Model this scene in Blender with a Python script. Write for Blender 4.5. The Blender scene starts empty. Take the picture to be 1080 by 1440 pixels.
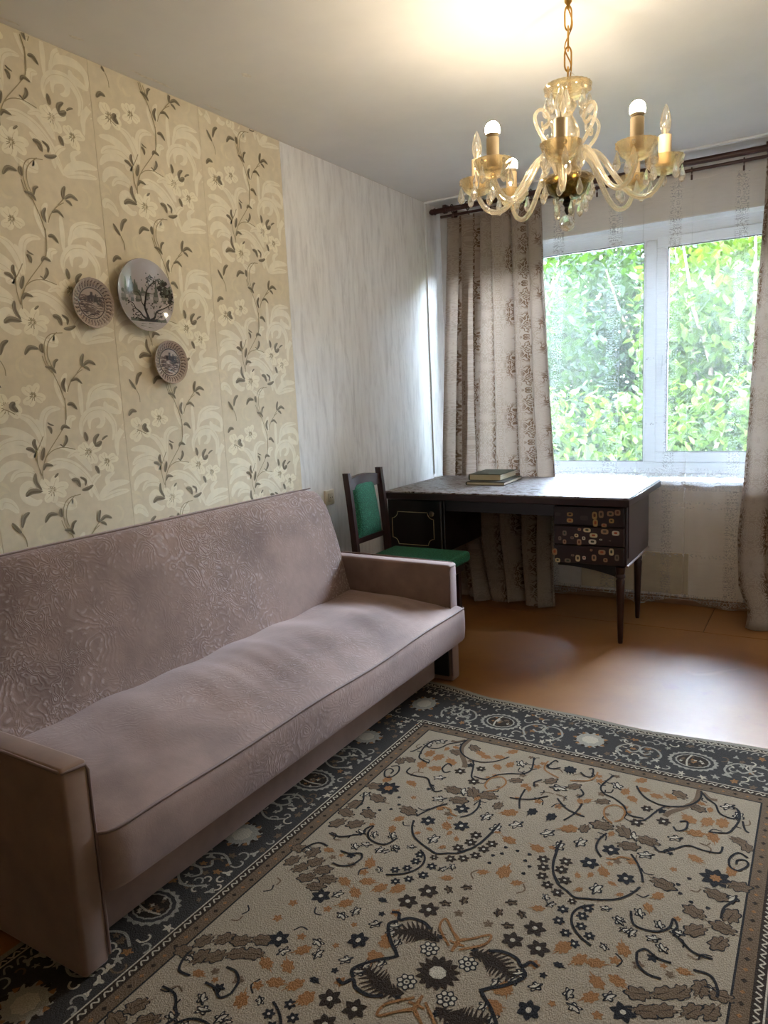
import bpy, bmesh, math, random
from mathutils import Vector, Matrix
from math import sin, cos, pi, radians
random.seed(7)
S = bpy.context.scene
COL = S.collection

# ------------------------------------------------------------------ camera
cam_d = bpy.data.cameras.new('camera'); cam = bpy.data.objects.new('camera', cam_d); COL.objects.link(cam)
cam_d.sensor_fit = 'HORIZONTAL'; cam_d.sensor_width = 36.0; cam_d.lens = 36.0 * 1024.56 / 1080.0
cam_d.clip_start = 0.02; cam_d.clip_end = 400
_r = Vector((0.85589011, 0.51496192, -0.04760607)); _u = Vector((-0.04066423, 0.15878136, 0.986476)); _f = Vector((-0.51555653, 0.84237919, -0.15683992))
cam.matrix_world = Matrix(((_r.x, _u.x, -_f.x, 2.272), (_r.y, _u.y, -_f.y, 0.0), (_r.z, _u.z, -_f.z, 1.2846), (0, 0, 0, 1)))
S.camera = cam

# ------------------------------------------------------------------ exposure
S.view_settings.view_transform = 'Standard'; S.view_settings.look = 'None'
S.view_settings.gamma = 1.0; S.view_settings.use_curve_mapping = False
S.view_settings.exposure = 2.15
try:
    S.cycles.max_bounces = 12; S.cycles.diffuse_bounces = 8; S.cycles.glossy_bounces = 4
    S.cycles.transmission_bounces = 8; S.cycles.transparent_max_bounces = 24
    S.cycles.caustics_reflective = False; S.cycles.caustics_refractive = False
    S.cycles.sample_clamp_indirect = 6.0
    S.cycles.use_denoising = True
except Exception:
    pass

# ------------------------------------------------------------------ sky, sun, window portal
SKY_STRENGTH = 37.0; SUN_STRENGTH = 14.0; BULB_STRENGTH = 104.0
W = bpy.data.worlds.new('sky'); S.world = W; W.use_nodes = True
wn = W.node_tree.nodes; wl = W.node_tree.links; wn.clear()
wo = wn.new('ShaderNodeOutputWorld'); wb = wn.new('ShaderNodeBackground'); wb.inputs[1].default_value = SKY_STRENGTH
wc = wn.new('ShaderNodeTexCoord'); wsx = wn.new('ShaderNodeSeparateXYZ'); wr = wn.new('ShaderNodeValToRGB')
wl.new(wc.outputs['Generated'], wsx.inputs[0]); wl.new(wsx.outputs['Z'], wr.inputs[0])
wr.color_ramp.elements[0].position = 0.0; wr.color_ramp.elements[0].color = (0.82, 0.90, 1.0, 1)
wr.color_ramp.elements[1].position = 0.9; wr.color_ramp.elements[1].color = (0.54, 0.72, 1.0, 1)
wl.new(wr.outputs[0], wb.inputs[0]); wl.new(wb.outputs[0], wo.inputs[0])
sd = bpy.data.lights.new('sun', 'SUN'); sd.energy = SUN_STRENGTH; sd.angle = 0.01; sd.color = (1.0, 0.95, 0.82)
sun = bpy.data.objects.new('sun', sd); COL.objects.link(sun)
sun.rotation_euler = Vector((-0.55, 0.30, -0.9)).to_track_quat('-Z', 'Y').to_euler()
pd = bpy.data.lights.new('window_portal', 'AREA'); pd.shape = 'RECTANGLE'; pd.size = 2.95; pd.size_y = 1.5
try: pd.cycles.is_portal = True
except Exception: pass
port = bpy.data.objects.new('window_portal', pd); COL.objects.link(port); port.location = (1.5, 4.86, 1.46)
port.rotation_euler = Vector((0, -1, 0)).to_track_quat('-Z', 'Y').to_euler()

# ------------------------------------------------------------------ material helpers
def srgb(r, g, b):
    f = lambda c: (c / 255 / 12.92) if c / 255 <= 0.04045 else ((c / 255 + 0.055) / 1.055) ** 2.4
    return (f(r), f(g), f(b), 1.0)
class NT:
    def __init__(s, name):
        s.m = bpy.data.materials.new(name); s.m.use_nodes = True; s.t = s.m.node_tree; s.n = s.t.nodes; s.n.clear()
        s.out = s.n.new('ShaderNodeOutputMaterial')
    def node(s, typ, ins=None, **kw):
        nd = s.n.new(typ)
        for k, v in kw.items(): setattr(nd, k, v)
        for k, v in (ins or {}).items(): s.put(nd.inputs[k], v)
        return nd
    def put(s, sock, v):
        if isinstance(v, bpy.types.NodeSocket): s.t.links.new(v, sock)
        elif isinstance(v, bpy.types.Node): s.t.links.new(v.outputs[0], sock)
        else:
            try: sock.default_value = v
            except Exception: sock.default_value = v[:3]
    def math(s, op, a, b=0.0, c=0.0): return s.node('ShaderNodeMath', {0: a, 1: b, 2: c}, operation=op).outputs[0]
    def coord(s, which='Object'): return s.node('ShaderNodeTexCoord').outputs[which]
    def mapping(s, vec, scale=(1, 1, 1), loc=(0, 0, 0), rot=(0, 0, 0)):
        return s.node('ShaderNodeMapping', {'Vector': vec, 'Scale': scale, 'Location': loc, 'Rotation': rot}).outputs[0]
    def noise(s, vec, scale, detail=3.0, rough=0.5, dist=0.0):
        return s.node('ShaderNodeTexNoise', {'Vector': vec, 'Scale': scale, 'Detail': detail, 'Roughness': rough, 'Distortion': dist}).outputs[0]
    def voro(s, vec, scale, feature='F1', rnd=1.0):
        return s.node('ShaderNodeTexVoronoi', {'Vector': vec, 'Scale': scale, 'Randomness': rnd}, feature=feature).outputs['Distance']
    def ramp(s, fac, stops, interp='LINEAR'):
        nd = s.n.new('ShaderNodeValToRGB'); s.put(nd.inputs[0], fac); cr = nd.color_ramp; cr.interpolation = interp
        while len(cr.elements) < len(stops): cr.elements.new(0.5)
        for e, (p, c) in zip(cr.elements, stops):
            e.position = p; e.color = c if len(c) == 4 else (*c, 1)
        return nd.outputs[0]
    def ramp1(s, fac, lo, hi, a=0.0, b=1.0):
        return s.node('ShaderNodeMapRange', {0: fac, 1: lo, 2: hi, 3: a, 4: b}).outputs[0]
    def mix(s, fac, a, b, blend='MIX'):
        nd = s.n.new('ShaderNodeMix'); nd.data_type = 'RGBA'; nd.blend_type = blend; nd.clamp_factor = True
        s.put(nd.inputs[0], fac); s.put(nd.inputs[6], a); s.put(nd.inputs[7], b); return nd.outputs[2]
    def bump(s, h, strength=0.3, dist=0.002, normal=None):
        ins = {'Height': h, 'Strength': strength, 'Distance': dist}
        if normal is not None: ins['Normal'] = normal
        return s.node('ShaderNodeBump', ins).outputs[0]
    def pbr(s, col, rough=0.6, normal=None, **kw):
        p = s.n.new('ShaderNodeBsdfPrincipled'); s.put(p.inputs['Base Color'], col); s.put(p.inputs['Roughness'], rough)
        if normal is not None: s.put(p.inputs['Normal'], normal)
        for k, v in kw.items(): s.put(p.inputs[k.replace('_', ' ')], v)
        s.t.links.new(p.outputs[0], s.out.inputs[0]); return p
    def mixsh(s, fac, a, b):
        nd = s.n.new('ShaderNodeMixShader'); s.put(nd.inputs[0], fac); s.put(nd.inputs[1], a); s.put(nd.inputs[2], b); return nd
    def done(s, sh): s.t.links.new(sh.outputs[0], s.out.inputs[0]); return s.m

def plain(name, col, rough=0.6, var=0.12, scale=8.0, bump=0.0, **kw):
    t = NT(name); c = t.coord(); n = t.noise(c, scale, 4.0)
    dark = tuple(x * (1 - var) for x in col[:3]) + (1,); lite = tuple(min(1, x * (1 + var)) for x in col[:3]) + (1,)
    cc = t.ramp(n, [(0.3, dark), (0.7, lite)])
    nm = t.bump(t.noise(c, scale * 12, 2.0), bump, 0.001) if bump else None
    t.pbr(cc, rough, nm, **kw); return t.m

# ------------------------------------------------------------------ mesh helpers
class MB:
    """collects verts / faces / material indices for one object"""
    def __init__(s): s.v = []; s.f = []; s.m = []; s.uv = None; s.smooth = False
    def face(s, pts, m=0):
        i = len(s.v); s.v += [tuple(p) for p in pts]; s.f.append(tuple(range(i, i + len(pts)))); s.m.append(m)
    def grid(s, P, m=0, wrap_u=False, wrap_v=False):
        i = len(s.v); nu = len(P); nv = len(P[0])
        for row in P: s.v += [tuple(p) for p in row]
        for a in range(nu if wrap_u else nu - 1):
            for b in range(nv if wrap_v else nv - 1):
                a2 = (a + 1) % nu; b2 = (b + 1) % nv
                s.f.append((i + a * nv + b, i + a2 * nv + b, i + a2 * nv + b2, i + a * nv + b2)); s.m.append(m)
    def box(s, x0, x1, y0, y1, z0, z1, m=0, bev=0.0, seg=1, M=None):
        bm = bmesh.new(); bmesh.ops.create_cube(bm, size=1.0)
        for v in bm.verts: v.co = Vector(((x0 + x1) / 2 + v.co.x * (x1 - x0), (y0 + y1) / 2 + v.co.y * (y1 - y0), (z0 + z1) / 2 + v.co.z * (z1 - z0)))
        if bev: bmesh.ops.bevel(bm, geom=bm.edges[:], offset=bev, segments=seg, profile=0.5, affect='EDGES')
        s.add_bm(bm, m, M)
    def add_bm(s, bm, m=0, M=None):
        i = len(s.v); bm.verts.index_update()
        s.v += [tuple(M @ v.co) if M else tuple(v.co) for v in bm.verts]
        for f in bm.faces: s.f.append(tuple(i + v.index for v in f.verts)); s.m.append(m)
        bm.free()
    def lathe(s, prof, c=(0, 0, 0), n=24, m=0, M=None, flute=None):
        P = []
        for k in range(n):
            a = 2 * pi * k / n; row = []
            for (r, z) in prof:
                rr = r * (1 + (flute * (1 if k % 2 else -1) if flute else 0))
                p = Vector((rr * cos(a), rr * sin(a), z))
                if M: p = M @ p
                row.append(p + Vector(c))
            P.append(row)
        s.grid(P, m, wrap_u=True)
    def tube(s, pts, r, n=10, m=0, closed=False, cap=True):
        pts = [Vector(p) for p in pts]; N = len(pts)
        rs = r if isinstance(r, (list, tuple)) else [r] * N
        P = []; up = None
        for k in range(N):
            if closed: t = pts[(k + 1) % N] - pts[k - 1]
            else: t = pts[min(k + 1, N - 1)] - pts[max(k - 1, 0)]
            t.normalize()
            if up is None:
                up = Vector((0, 0, 1)) if abs(t.z) < 0.9 else Vector((1, 0, 0))
            up = (up - t * up.dot(t)).normalized(); w = t.cross(up)
            P.append([pts[k] + (up * cos(2 * pi * j / n) + w * sin(2 * pi * j / n)) * rs[k] for j in range(n)])
        s.grid(P, m, wrap_u=closed, wrap_v=True)
        if cap and not closed:
            for row, rev in ((P[0], False), (P[-1], True)): s.face(row[::-1] if rev else row, m)
    def build(s, name, mats, parent=None, smooth=None, local=False):
        me = bpy.data.meshes.new(name); me.from_pydata(s.v, [], s.f)
        if not isinstance(mats, (list, tuple)): mats = [mats]
        for x in mats: me.materials.append(x)
        if len(mats) > 1: me.polygons.foreach_set('material_index', s.m)
        if s.uv:
            ul = me.uv_layers.new(name='UVMap'); li = [0] * len(me.loops); me.loops.foreach_get('vertex_index', li)
            flat = [0.0] * (2 * len(li))
            for k, vi in enumerate(li): flat[2 * k], flat[2 * k + 1] = s.uv[vi]
            ul.data.foreach_set('uv', flat)
        me.validate(); me.update()
        o = bpy.data.objects.new(name, me); COL.objects.link(o)
        if parent is not None:
            o.parent = parent
            if not local: o.matrix_parent_inverse = INV[parent.name]
        INV[o.name] = Matrix.Identity(4)
        if smooth is not None: smooth_it(me, smooth)
        return o
INV = {}
def smooth_it(me, ang=40):
    bm = bmesh.new(); bm.from_mesh(me); bmesh.ops.remove_doubles(bm, verts=bm.verts, dist=1e-5)
    bmesh.ops.recalc_face_normals(bm, faces=bm.faces)
    for f in bm.faces: f.smooth = True
    for e in bm.edges:
        e.smooth = not (len(e.link_faces) == 2 and e.calc_face_angle(0) > radians(ang))
    bm.to_mesh(me); bm.free()
def tag(o, label=None, cat=None, group=None, kind=None):
    if label: o['label'] = label
    if cat: o['category'] = cat
    if group: o['group'] = group
    if kind: o['kind'] = kind
    return o
def empty(name, loc, label, cat, group=None):
    o = bpy.data.objects.new(name, None); COL.objects.link(o); o.location = loc; o.empty_display_size = 0.1
    INV[o.name] = Matrix.Translation(Vector(loc)).inverted()
    return tag(o, label, cat, group)
def clone(o, name, parent=None, loc=None, rot=None, mat=None):
    c = o.copy(); COL.objects.link(c)
    if parent is not None: c.parent = parent; c.matrix_parent_inverse = Matrix.Identity(4)
    if loc is not None: c.location = loc
    if rot is not None: c.rotation_euler = rot
    INV[c.name] = Matrix.Identity(4)
    return c
def catmull(P, n=6):
    out = []; P = [tuple(map(float, p)) for p in P]; k = len(P[0])
    for i in range(len(P) - 1):
        p0 = P[max(i - 1, 0)]; p1 = P[i]; p2 = P[i + 1]; p3 = P[min(i + 2, len(P) - 1)]
        for j in range(n):
            t = j / n
            out.append(tuple(0.5 * (2 * p1[d] + (p2[d] - p0[d]) * t + (2 * p0[d] - 5 * p1[d] + 4 * p2[d] - p3[d]) * t * t + (3 * p1[d] - p0[d] - 3 * p2[d] + p3[d]) * t ** 3) for d in range(k)))
    out.append(P[-1]); return out
class Draw:
    """flat printed / woven shapes laid on a surface: to3(u, v, h) gives the point"""
    def __init__(s, mb, to3, step=0.0002, clip=None): s.mb = mb; s.to3 = to3; s.step = step; s.clip = clip; s.h = 1; s.c = 0
    def tri(s, pts, m):
        cx = sum(p[0] for p in pts) / len(pts); cy = sum(p[1] for p in pts) / len(pts)
        if s.clip and not all(s.clip(p[0], p[1]) for p in pts): return
        s.mb.face([s.to3(p[0], p[1], (s.h + (s.c % 53) / 58.0) * s.step) for p in pts], m)
    def fan(s, c, ring, m):
        n = len(ring); s.c += 1
        for i in range(n): s.tri([c, ring[i], ring[(i + 1) % n]], m)
    def star(s, c, r, m, lobes=6, depth=0.35, rot=0.0, asp=1.0, n=None, sharp=1.0):
        n = n or lobes * 4; ring = []
        for i in range(n):
            a = 2 * pi * i / n; w = (0.5 + 0.5 * cos(lobes * a)) ** sharp
            rr = r * (1 - depth + depth * w); x = rr * cos(a); y = rr * sin(a) * asp
            ring.append((c[0] + x * cos(rot) - y * sin(rot), c[1] + x * sin(rot) + y * cos(rot)))
        s.fan(c, ring, m)
    def stroke(s, P, w, m, n=5, taper=False, curve=True):
        Q = catmull(P, n) if curve and len(P) > 2 else [tuple(p) for p in P]
        L = []; s.c += 1
        for i, p in enumerate(Q):
            a = Q[max(i - 1, 0)]; b = Q[min(i + 1, len(Q) - 1)]; dx, dy = b[0] - a[0], b[1] - a[1]; d = math.hypot(dx, dy) or 1
            ww = w / 2
            if taper: t = i / (len(Q) - 1); ww *= (sin(pi * min(1, max(0, t))) ** 0.6 * 0.95 + 0.05) if taper == 2 else (1 - 0.8 * t)
            L.append(((p[0] - dy / d * ww, p[1] + dx / d * ww), (p[0] + dy / d * ww, p[1] - dx / d * ww)))
        for i in range(len(L) - 1): s.tri([L[i][0], L[i][1], L[i + 1][1], L[i + 1][0]], m)

# ================================================================== STRUCTURE
H = 2.5; D1 = 4.389; D2 = 4.61; RX = 3.05; BY = -0.85
M_ceil = NT('ceiling_paint'); c = M_ceil.coord(); n1 = M_ceil.noise(c, 2.2, 5.0, 0.6); n2 = M_ceil.noise(c, 14, 3.0)
M_ceil.pbr(M_ceil.mix(M_ceil.ramp1(n1, 0.35, 0.7), srgb(216, 214, 211), srgb(226, 223, 219)), 0.75, M_ceil.bump(n2, 0.15, 0.004)); M_ceil = M_ceil.m
M_white = plain('white_paint', srgb(226, 226, 224), 0.5, 0.06, 5, 0.1)
M_plaster = plain('grey_plaster', srgb(214, 209, 203), 0.85, 0.06, 6, 0.2)
M_wallbase = plain('wall_plaster', srgb(190, 180, 160), 0.9, 0.05, 4)

def struct(name, mb, mats, parent=None, smooth=None):
    o = mb.build(name, mats, parent, smooth)
    if parent is None: o['kind'] = 'structure'
    return o
def sbox(name, x0, x1, y0, y1, z0, z1, mat, parent=None, bev=0.0):
    b = MB(); b.box(x0, x1, y0, y1, z0, z1, 0, bev, 2); return struct(name, b, mat, parent)

floor = sbox('floor', -0.1, RX + 0.1, BY - 0.1, 4.9, -0.16, -0.004, plain('subfloor', srgb(60, 38, 24), 0.8))
t = NT('painted_floor'); c = t.coord(); n1 = t.noise(c, 1.6, 5.0, 0.6); n2 = t.noise(t.mapping(c, (1, 1, 1), (3, 5, 0)), 3.5, 4.0, 0.65, 0.6); n3 = t.noise(c, 60, 3.0)
col = t.ramp(n1, [(.3, srgb(112, 70, 34)), (.55, srgb(134, 88, 44)), (.75, srgb(148, 102, 56))])
col = t.mix(t.ramp1(n2, 0.62, 0.74, 0, 0.55), col, srgb(110, 58, 48)); col = t.mix(t.ramp1(n2, 0.36, 0.28, 0, 0.4), col, srgb(158, 104, 66))
t.pbr(col, t.ramp1(n1, 0.3, 0.7, 0.42, 0.52), t.bump(t.math('ADD', t.math('MULTIPLY', n3, 0.15), n1), 0.12, 0.01), Specular_IOR_Level=0.3); M_floor = t.m
for (a, b, c_, d) in ((-0.1, RX + 0.1, BY - 0.1, 3.928), (-0.1, 1.764, 3.932, 4.7), (1.768, RX + 0.1, 3.932, 4.7)):
    m_ = MB(); m_.box(a, b, c_, d, -0.006, 0.0, 0, 0.0012, 1); m_.build('floor_sheet', M_floor, floor)

ceil = sbox('ceiling', -0.2, RX + 0.2, BY - 0.2, 5.0, H, H + 0.25, M_ceil)
wl_ = sbox('wall_left', -0.2, -0.001, BY - 0.2, 5.0, -0.1, H + 0.1, M_wallbase)
sbox('wall_right', RX, RX + 0.2, BY - 0.2, 5.0, -0.1, H + 0.1, plain('wall_right_paper', srgb(226, 220, 208), 0.8, 0.05))
sbox('wall_back', -0.2, RX + 0.2, BY - 0.2, BY, -0.1, H + 0.1, plain('wall_back_paper', srgb(214, 204, 186), 0.8, 0.05))
# outer wall with the window hole (right end widened out of view for more daylight, z 0.72..2.203)
WX0, WX1, WZ0, WZ1 = 0.06, 2.95, 0.72, 2.203
b = MB()
b.box(-0.1, WX0, D2, 4.9, 0, H, 0); b.box(WX1, RX + 0.1, D2, 4.9, 0, H, 0)
b.box(WX0, WX1, D2, 4.9, WZ1, H, 0); b.box(WX0, WX1, D2, 4.9, 0, WZ0, 0)
wf = struct('wall_front', b, M_plaster)
# reveal lining, bright painted
b = MB(); b.box(WX0, WX1, D2 - 0.002, 4.80, WZ1 - 0.006, WZ1 + 0.001, 0); b.build('soffit', M_white, wf)
for xx in (WX0, WX1 - 0.006):
    b = MB(); b.box(xx, xx + 0.006, D2 - 0.002, 4.80, WZ0, WZ1 - 0.006, 0); b.build('reveal', M_white, wf)
# boxed low wall under the sill
M_panel = NT('low_wall_paint'); c = M_panel.coord(); n = M_panel.noise(M_panel.mapping(c, (3, 1, 1)), 3, 4)
M_panel.pbr(M_panel.mix(M_panel.ramp1(n, 0.35, 0.7), srgb(206, 200, 194), srgb(222, 219, 215)), 0.6); M_panel = M_panel.m
sbox('trim_1', 0.0, RX, 4.405, D2, 0.0, 0.70, M_panel)
sbox('trim_2', 0.0, RX, 4.385, 4.80, 0.70, 0.728, M_white, None, 0.004)
bb = MB(); bb.box(0.0, RX, 4.389, 4.405, 0.0, 0.032, 0, 0.004, 2); bb.box(0.0, RX, 4.395, 4.405, 0.034, 0.046, 0, 0.003, 1)
struct('baseboard_front', bb, plain('baseboard_brown', srgb(120, 92, 70), 0.45))
bb = MB(); bb.box(0.0, 0.014, BY, 4.389, 0.0, 0.05, 0, 0.004, 2); struct('baseboard_left', bb, plain('baseboard_brown2', srgb(112, 84, 62), 0.45))
bb = MB(); bb.box(1.0, 1.62, 4.396, 4.405, 0.06, 0.305, 0, 0.002, 1); bb.build('access_panel', plain('beige_panel', srgb(188, 176, 150), 0.7), bpy.data.objects['trim_1'])
# cornice strip where the main ceiling ends, and its post on the left wall
b = MB(); b.box(0.0, RX, 4.378, 4.398, 2.488, 2.5, 0, 0.003, 1); b.box(0.0, RX, 4.415, 4.43, 2.493, 2.5, 0, 0.002, 1); struct('trim_3', b, M_white)
b = MB(); b.box(0.0, 0.008, 4.383, 4.40, 0.75, 2.488, 0, 0.002, 1); struct('trim_4', b, M_white)

# ---- wallpaper
RUG_MOTIFS=[('F',273,868,16,'n'),('F',261,780,19,'n'),('F',330,821,19,'n'),('F',228,616,23,'d'),('F',191,533,23,'d'),('F',292,512,22,'d'),('B',495,618,35,'d'),('F',133,510,17,'n'),('F',133,471,17,'n'),('F',154,433,16,'n'),('F',76,492,16,'n'),('F',87,459,16,'n'),('F',96,423,15,'n'),('F',120,395,15,'n'),('F',152,378,15,'n'),('F',183,325,14,'d'),('F',186,282,14,'d'),('F',213,250,13,'d'),('F',240,225,13,'d'),('F',236,356,14,'d'),('F',232,324,14,'d'),('F',239,288,13,'d'),('F',265,266,13,'d'),('F',195,363,11,'n'),('F',144,231,24,'n'),('F',111,170,24,'n'),('F',173,173,24,'n'),('F',384,86,24,'d'),('F',212,2,22,'d'),('R',49,55,22,'d'),('S',2,0,41,'n'),('L',194,939,18,'o'),('L',225,901,18,'o'),('L',245,972,18,'o'),('L',288,952,18,'o'),('L',322,969,18,'o'),('L',222,1024,19,'o'),('L',443,679,16,'o'),('L',526,673,15,'o'),('L',390,869,23,'o'),('L',441,871,23,'o'),('L',481,891,23,'o'),('L',417,800,22,'o'),('L',467,798,22,'o'),('L',350,989,22,'b'),('L',403,937,21,'b'),('L',527,817,19,'b'),('L',551,797,19,'b'),('L',441,943,12,'o'),('L',414,968,12,'o'),('L',210,690,12,'o'),('L',84,817,13,'o'),('L',103,833,13,'o'),('L',181,721,27,'b'),('L',238,721,26,'b'),('L',303,704,26,'b'),('L',262,655,25,'b'),('L',142,846,19,'b'),('L',39,891,20,'b'),('L',135,686,18,'b'),('L',93,659,23,'o'),('L',30,694,19,'d'),('L',-5,988,21,'d'),('L',1,397,24,'o'),('L',232,516,19,'o'),('L',90,661,21,'o'),('L',42,532,20,'o'),('L',216,202,16,'o'),('L',126,299,14,'o'),('L',48,367,14,'o'),('L',196,414,10,'o'),('L',207,484,10,'o'),('L',177,469,10,'o'),('L',267,476,10,'o'),('L',292,442,9,'o'),('L',84,553,10,'o'),('L',501,552,25,'b'),('L',547,609,25,'b'),('L',377,534,26,'b'),('L',470,460,24,'b'),('L',479,401,24,'b'),('L',537,435,24,'b'),('L',544,483,24,'b'),('L',532,383,23,'b'),('L',377,479,16,'o'),('L',367,425,15,'o'),('L',528,664,16,'o'),('L',477,256,14,'o'),('L',437,678,17,'o'),('L',343,263,20,'o'),('L',222,199,20,'o'),('L',264,181,19,'o'),('L',303,192,19,'o'),('L',314,141,19,'o'),('L',358,161,19,'o'),('L',313,90,18,'o'),('L',404,150,22,'b'),('L',445,172,22,'b'),('L',479,196,22,'b'),('L',514,221,22,'b'),('L',556,223,22,'b'),('L',422,109,22,'b'),('L',459,131,22,'b'),('L',505,151,21,'b'),('L',542,173,21,'b'),('L',152,30,18,'o'),('L',144,-21,17,'o'),('L',231,147,11,'d'),('O',163,959,25,'d'),('O',374,751,22,'d'),('O',485,985,25,'d'),('O',518,945,24,'d'),('O',317,636,24,'d'),('O',144,612,25,'d'),('O',268,708,25,'d'),('O',48,613,25,'d'),('O',2,865,28,'d'),('O',95,565,25,'d'),('O',235,438,24,'d'),('O',132,348,15,'d'),('O',151,329,15,'d'),('O',275,376,15,'d'),('O',314,353,15,'d'),('O',331,324,14,'d'),('O',304,248,14,'d'),('O',62,290,16,'n'),('O',100,261,16,'n'),('O',47,241,16,'n'),('O',84,210,16,'n'),('O',351,398,19,'d'),('O',313,348,19,'d'),('O',349,322,18,'d'),('O',401,378,18,'d'),('O',397,326,18,'d'),('O',421,304,18,'d'),('O',442,371,18,'d'),('O',349,112,18,'d'),('O',272,80,18,'d'),('O',293,51,18,'d'),('O',532,231,18,'d'),('O',542,552,21,'d'),('O',158,81,19,'d'),('O',204,65,18,'d'),('O',155,56,18,'d'),('O',125,35,16,'d'),('D',0,495,4,'d'),('D',35,495,4,'d'),('D',34,464,4,'d'),('D',49,410,4,'d'),('D',53,445,4,'d'),('D',436,586,4,'d'),('D',415,549,4,'d'),('D',425,516,4,'d'),('D',493,491,4,'d'),('D',454,495,4,'d')]
RUG_VINES=[(14,'b',[(397,1047),(397,980),(374,929),(340,881),(328,850)]),(5,'d',[(404,1037),(405,990),(379,938),(324,908),(279,914),(242,943),(217,986)]),(5,'d',[(323,910),(305,876),(282,808),(267,795)]),(5,'d',[(138,1020),(118,937),(135,897),(172,881),(208,852),(225,817),(246,808),(275,811)]),(5,'d',[(453,824),(485,835),(505,851),(521,916),(519,964),(509,984)]),(5,'d',[(531,922),(541,880),(552,869)]),(5,'d',[(330,684),(350,668),(383,701),(411,731),(455,727),(491,735),(495,768)]),(5,'d',[(198,689),(186,644),(191,603),(213,572)]),(5,'d',[(281,622),(305,589),(324,549),(334,517)]),(5,'d',[(15,803),(54,763),(88,748),(119,741)]),(5,'d',[(93,809),(88,748),(69,695)]),(5,'d',[(34,992),(57,973),(75,982),(66,1030),(53,1024)]),(5,'d',[(64,889),(81,863),(72,838)]),(5,'d',[(94,597),(97,539),(105,486),(121,445),(147,411)]),(5,'d',[(401,1042),(424,1006),(451,980),(467,938),(498,923),(519,939),(509,984),(485,985)]),(5,'d',[(560,745),(536,758),(518,723),(522,685),(543,677),(563,711),(554,731),(537,722),(536,702)]),(5,'d',[(371,841),(390,850),(393,811),(373,790),(359,806)]),(5,'o',[(200,743),(171,771),(162,817),(187,846),(217,825),(219,777),(203,756)]),(5,'o',[(19,924),(73,951),(86,987),(85,1017)]),(5,'o',[(225,573),(246,579),(259,596),(286,599),(285,578)]),(12,'b',[(408,1036),(429,1009),(453,1008)]),(5,'d',[(97,551),(106,488),(119,447),(142,412),(170,396),(196,381),(228,391),(259,403),(293,424),(318,459),(332,495)]),(5,'d',[(246,375),(221,355),(209,325),(214,294),(229,270),(251,251),(277,237)]),(5,'d',[(331,395),(344,356),(367,346),(401,353),(423,379),(426,414),(439,391),(434,367),(454,349),(484,324),(525,322)]),(5,'d',[(525,466),(528,513),(554,559)]),(5,'d',[(373,265),(388,284),(417,269),(447,268)]),(5,'d',[(373,265),(382,231),(407,212),(436,212)]),(5,'d',[(492,270),(527,270),(545,237),(546,214)]),(7,'d',[(75,111),(101,125),(138,122),(158,105),(172,125),(189,119)]),(7,'d',[(160,100),(174,84),(165,62),(139,31),(117,13),(102,-3)]),(5,'o',[(0,71),(0,110),(25,130),(59,161),(59,128),(13,84)]),(5,'o',[(-69,136),(-49,153),(-21,126),(5,100),(-19,100),(-56,135)])]
RUG_FEATHER=[(38,85),(78,94),(113,84),(148,62)]
WP_LEAVES=[(9,[(158,92),(153,75),(162,54)]),(9,[(121,62),(139,58),(152,46)]),(10,[(188,61),(180,37),(174,18)]),(8,[(221,105),(220,121),(209,131)]),(4,[(211,144),(220,137),(234,132)]),(8,[(260,114),(272,127),(296,119)]),(8,[(275,97),(277,79),(260,56)]),(3,[(248,67),(255,63),(260,56)]),(10,[(353,103),(358,82),(357,68)]),(10,[(413,92),(393,75),(390,52)]),(12,[(388,52),(405,54),(420,65)]),(5,[(421,68),(433,77),(449,83)]),(10,[(381,-22),(389,-35),(394,-52)]),(8,[(175,-16),(187,1),(214,-4)]),(5,[(213,-45),(221,-39),(230,-31)]),(9,[(145,-21),(143,-52),(161,-81)]),(12,[(100,-95),(123,-82),(163,-86)]),(11,[(278,-60),(301,-67),(310,-91)]),(7,[(313,-55),(334,-69),(331,-88)]),(9,[(315,-102),(340,-100),(364,-90)]),(10,[(107,-149),(86,-164),(74,-197)]),(8,[(41,-174),(56,-196),(70,-214)]),(10,[(158,-194),(179,-170),(211,-173)]),(10,[(224,-155),(222,-168),(225,-185)]),(7,[(280,-206),(266,-215),(260,-236)]),(8,[(227,-231),(252,-237),(266,-254)]),(9,[(383,-184),(374,-205),(371,-229)]),(9,[(374,-228),(402,-212),(430,-223)]),(7,[(379,-230),(393,-235),(403,-245)]),(9,[(299,293),(287,270),(294,244)]),(7,[(319,281),(343,289),(365,272)]),(9,[(295,200),(314,203),(333,183)]),(14,[(103,216),(92,201),(111,184)]),(10,[(23,250),(41,268),(63,265)])]
WP_STEMS=[[(289,224),(285,174),(280,138),(256,105),(208,50),(187,19),(172,-20),(171,-47)],[(308,44),(259,55),(218,47),(190,27)],[(160,52),(158,8),(168,-33)],[(190,99),(175,73),(162,52)],[(287,-115),(251,-149),(242,-195),(257,-240)],[(72,-215),(83,-239),(84,-262)],[(371,-229),(348,-252)],[(309,446),(260,438),(235,408),(233,354),(257,304),(280,245),(289,202),(285,150)],[(221,366),(232,334),(253,309)],[(59,194),(75,189),(99,176)],[(372,322),(345,305),(316,274),(302,245)]]
WP_FLOWERS=[(363,30,43),(437,-11,38),(203,-87,46),(173,235,37),(75,200,49)]
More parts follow.
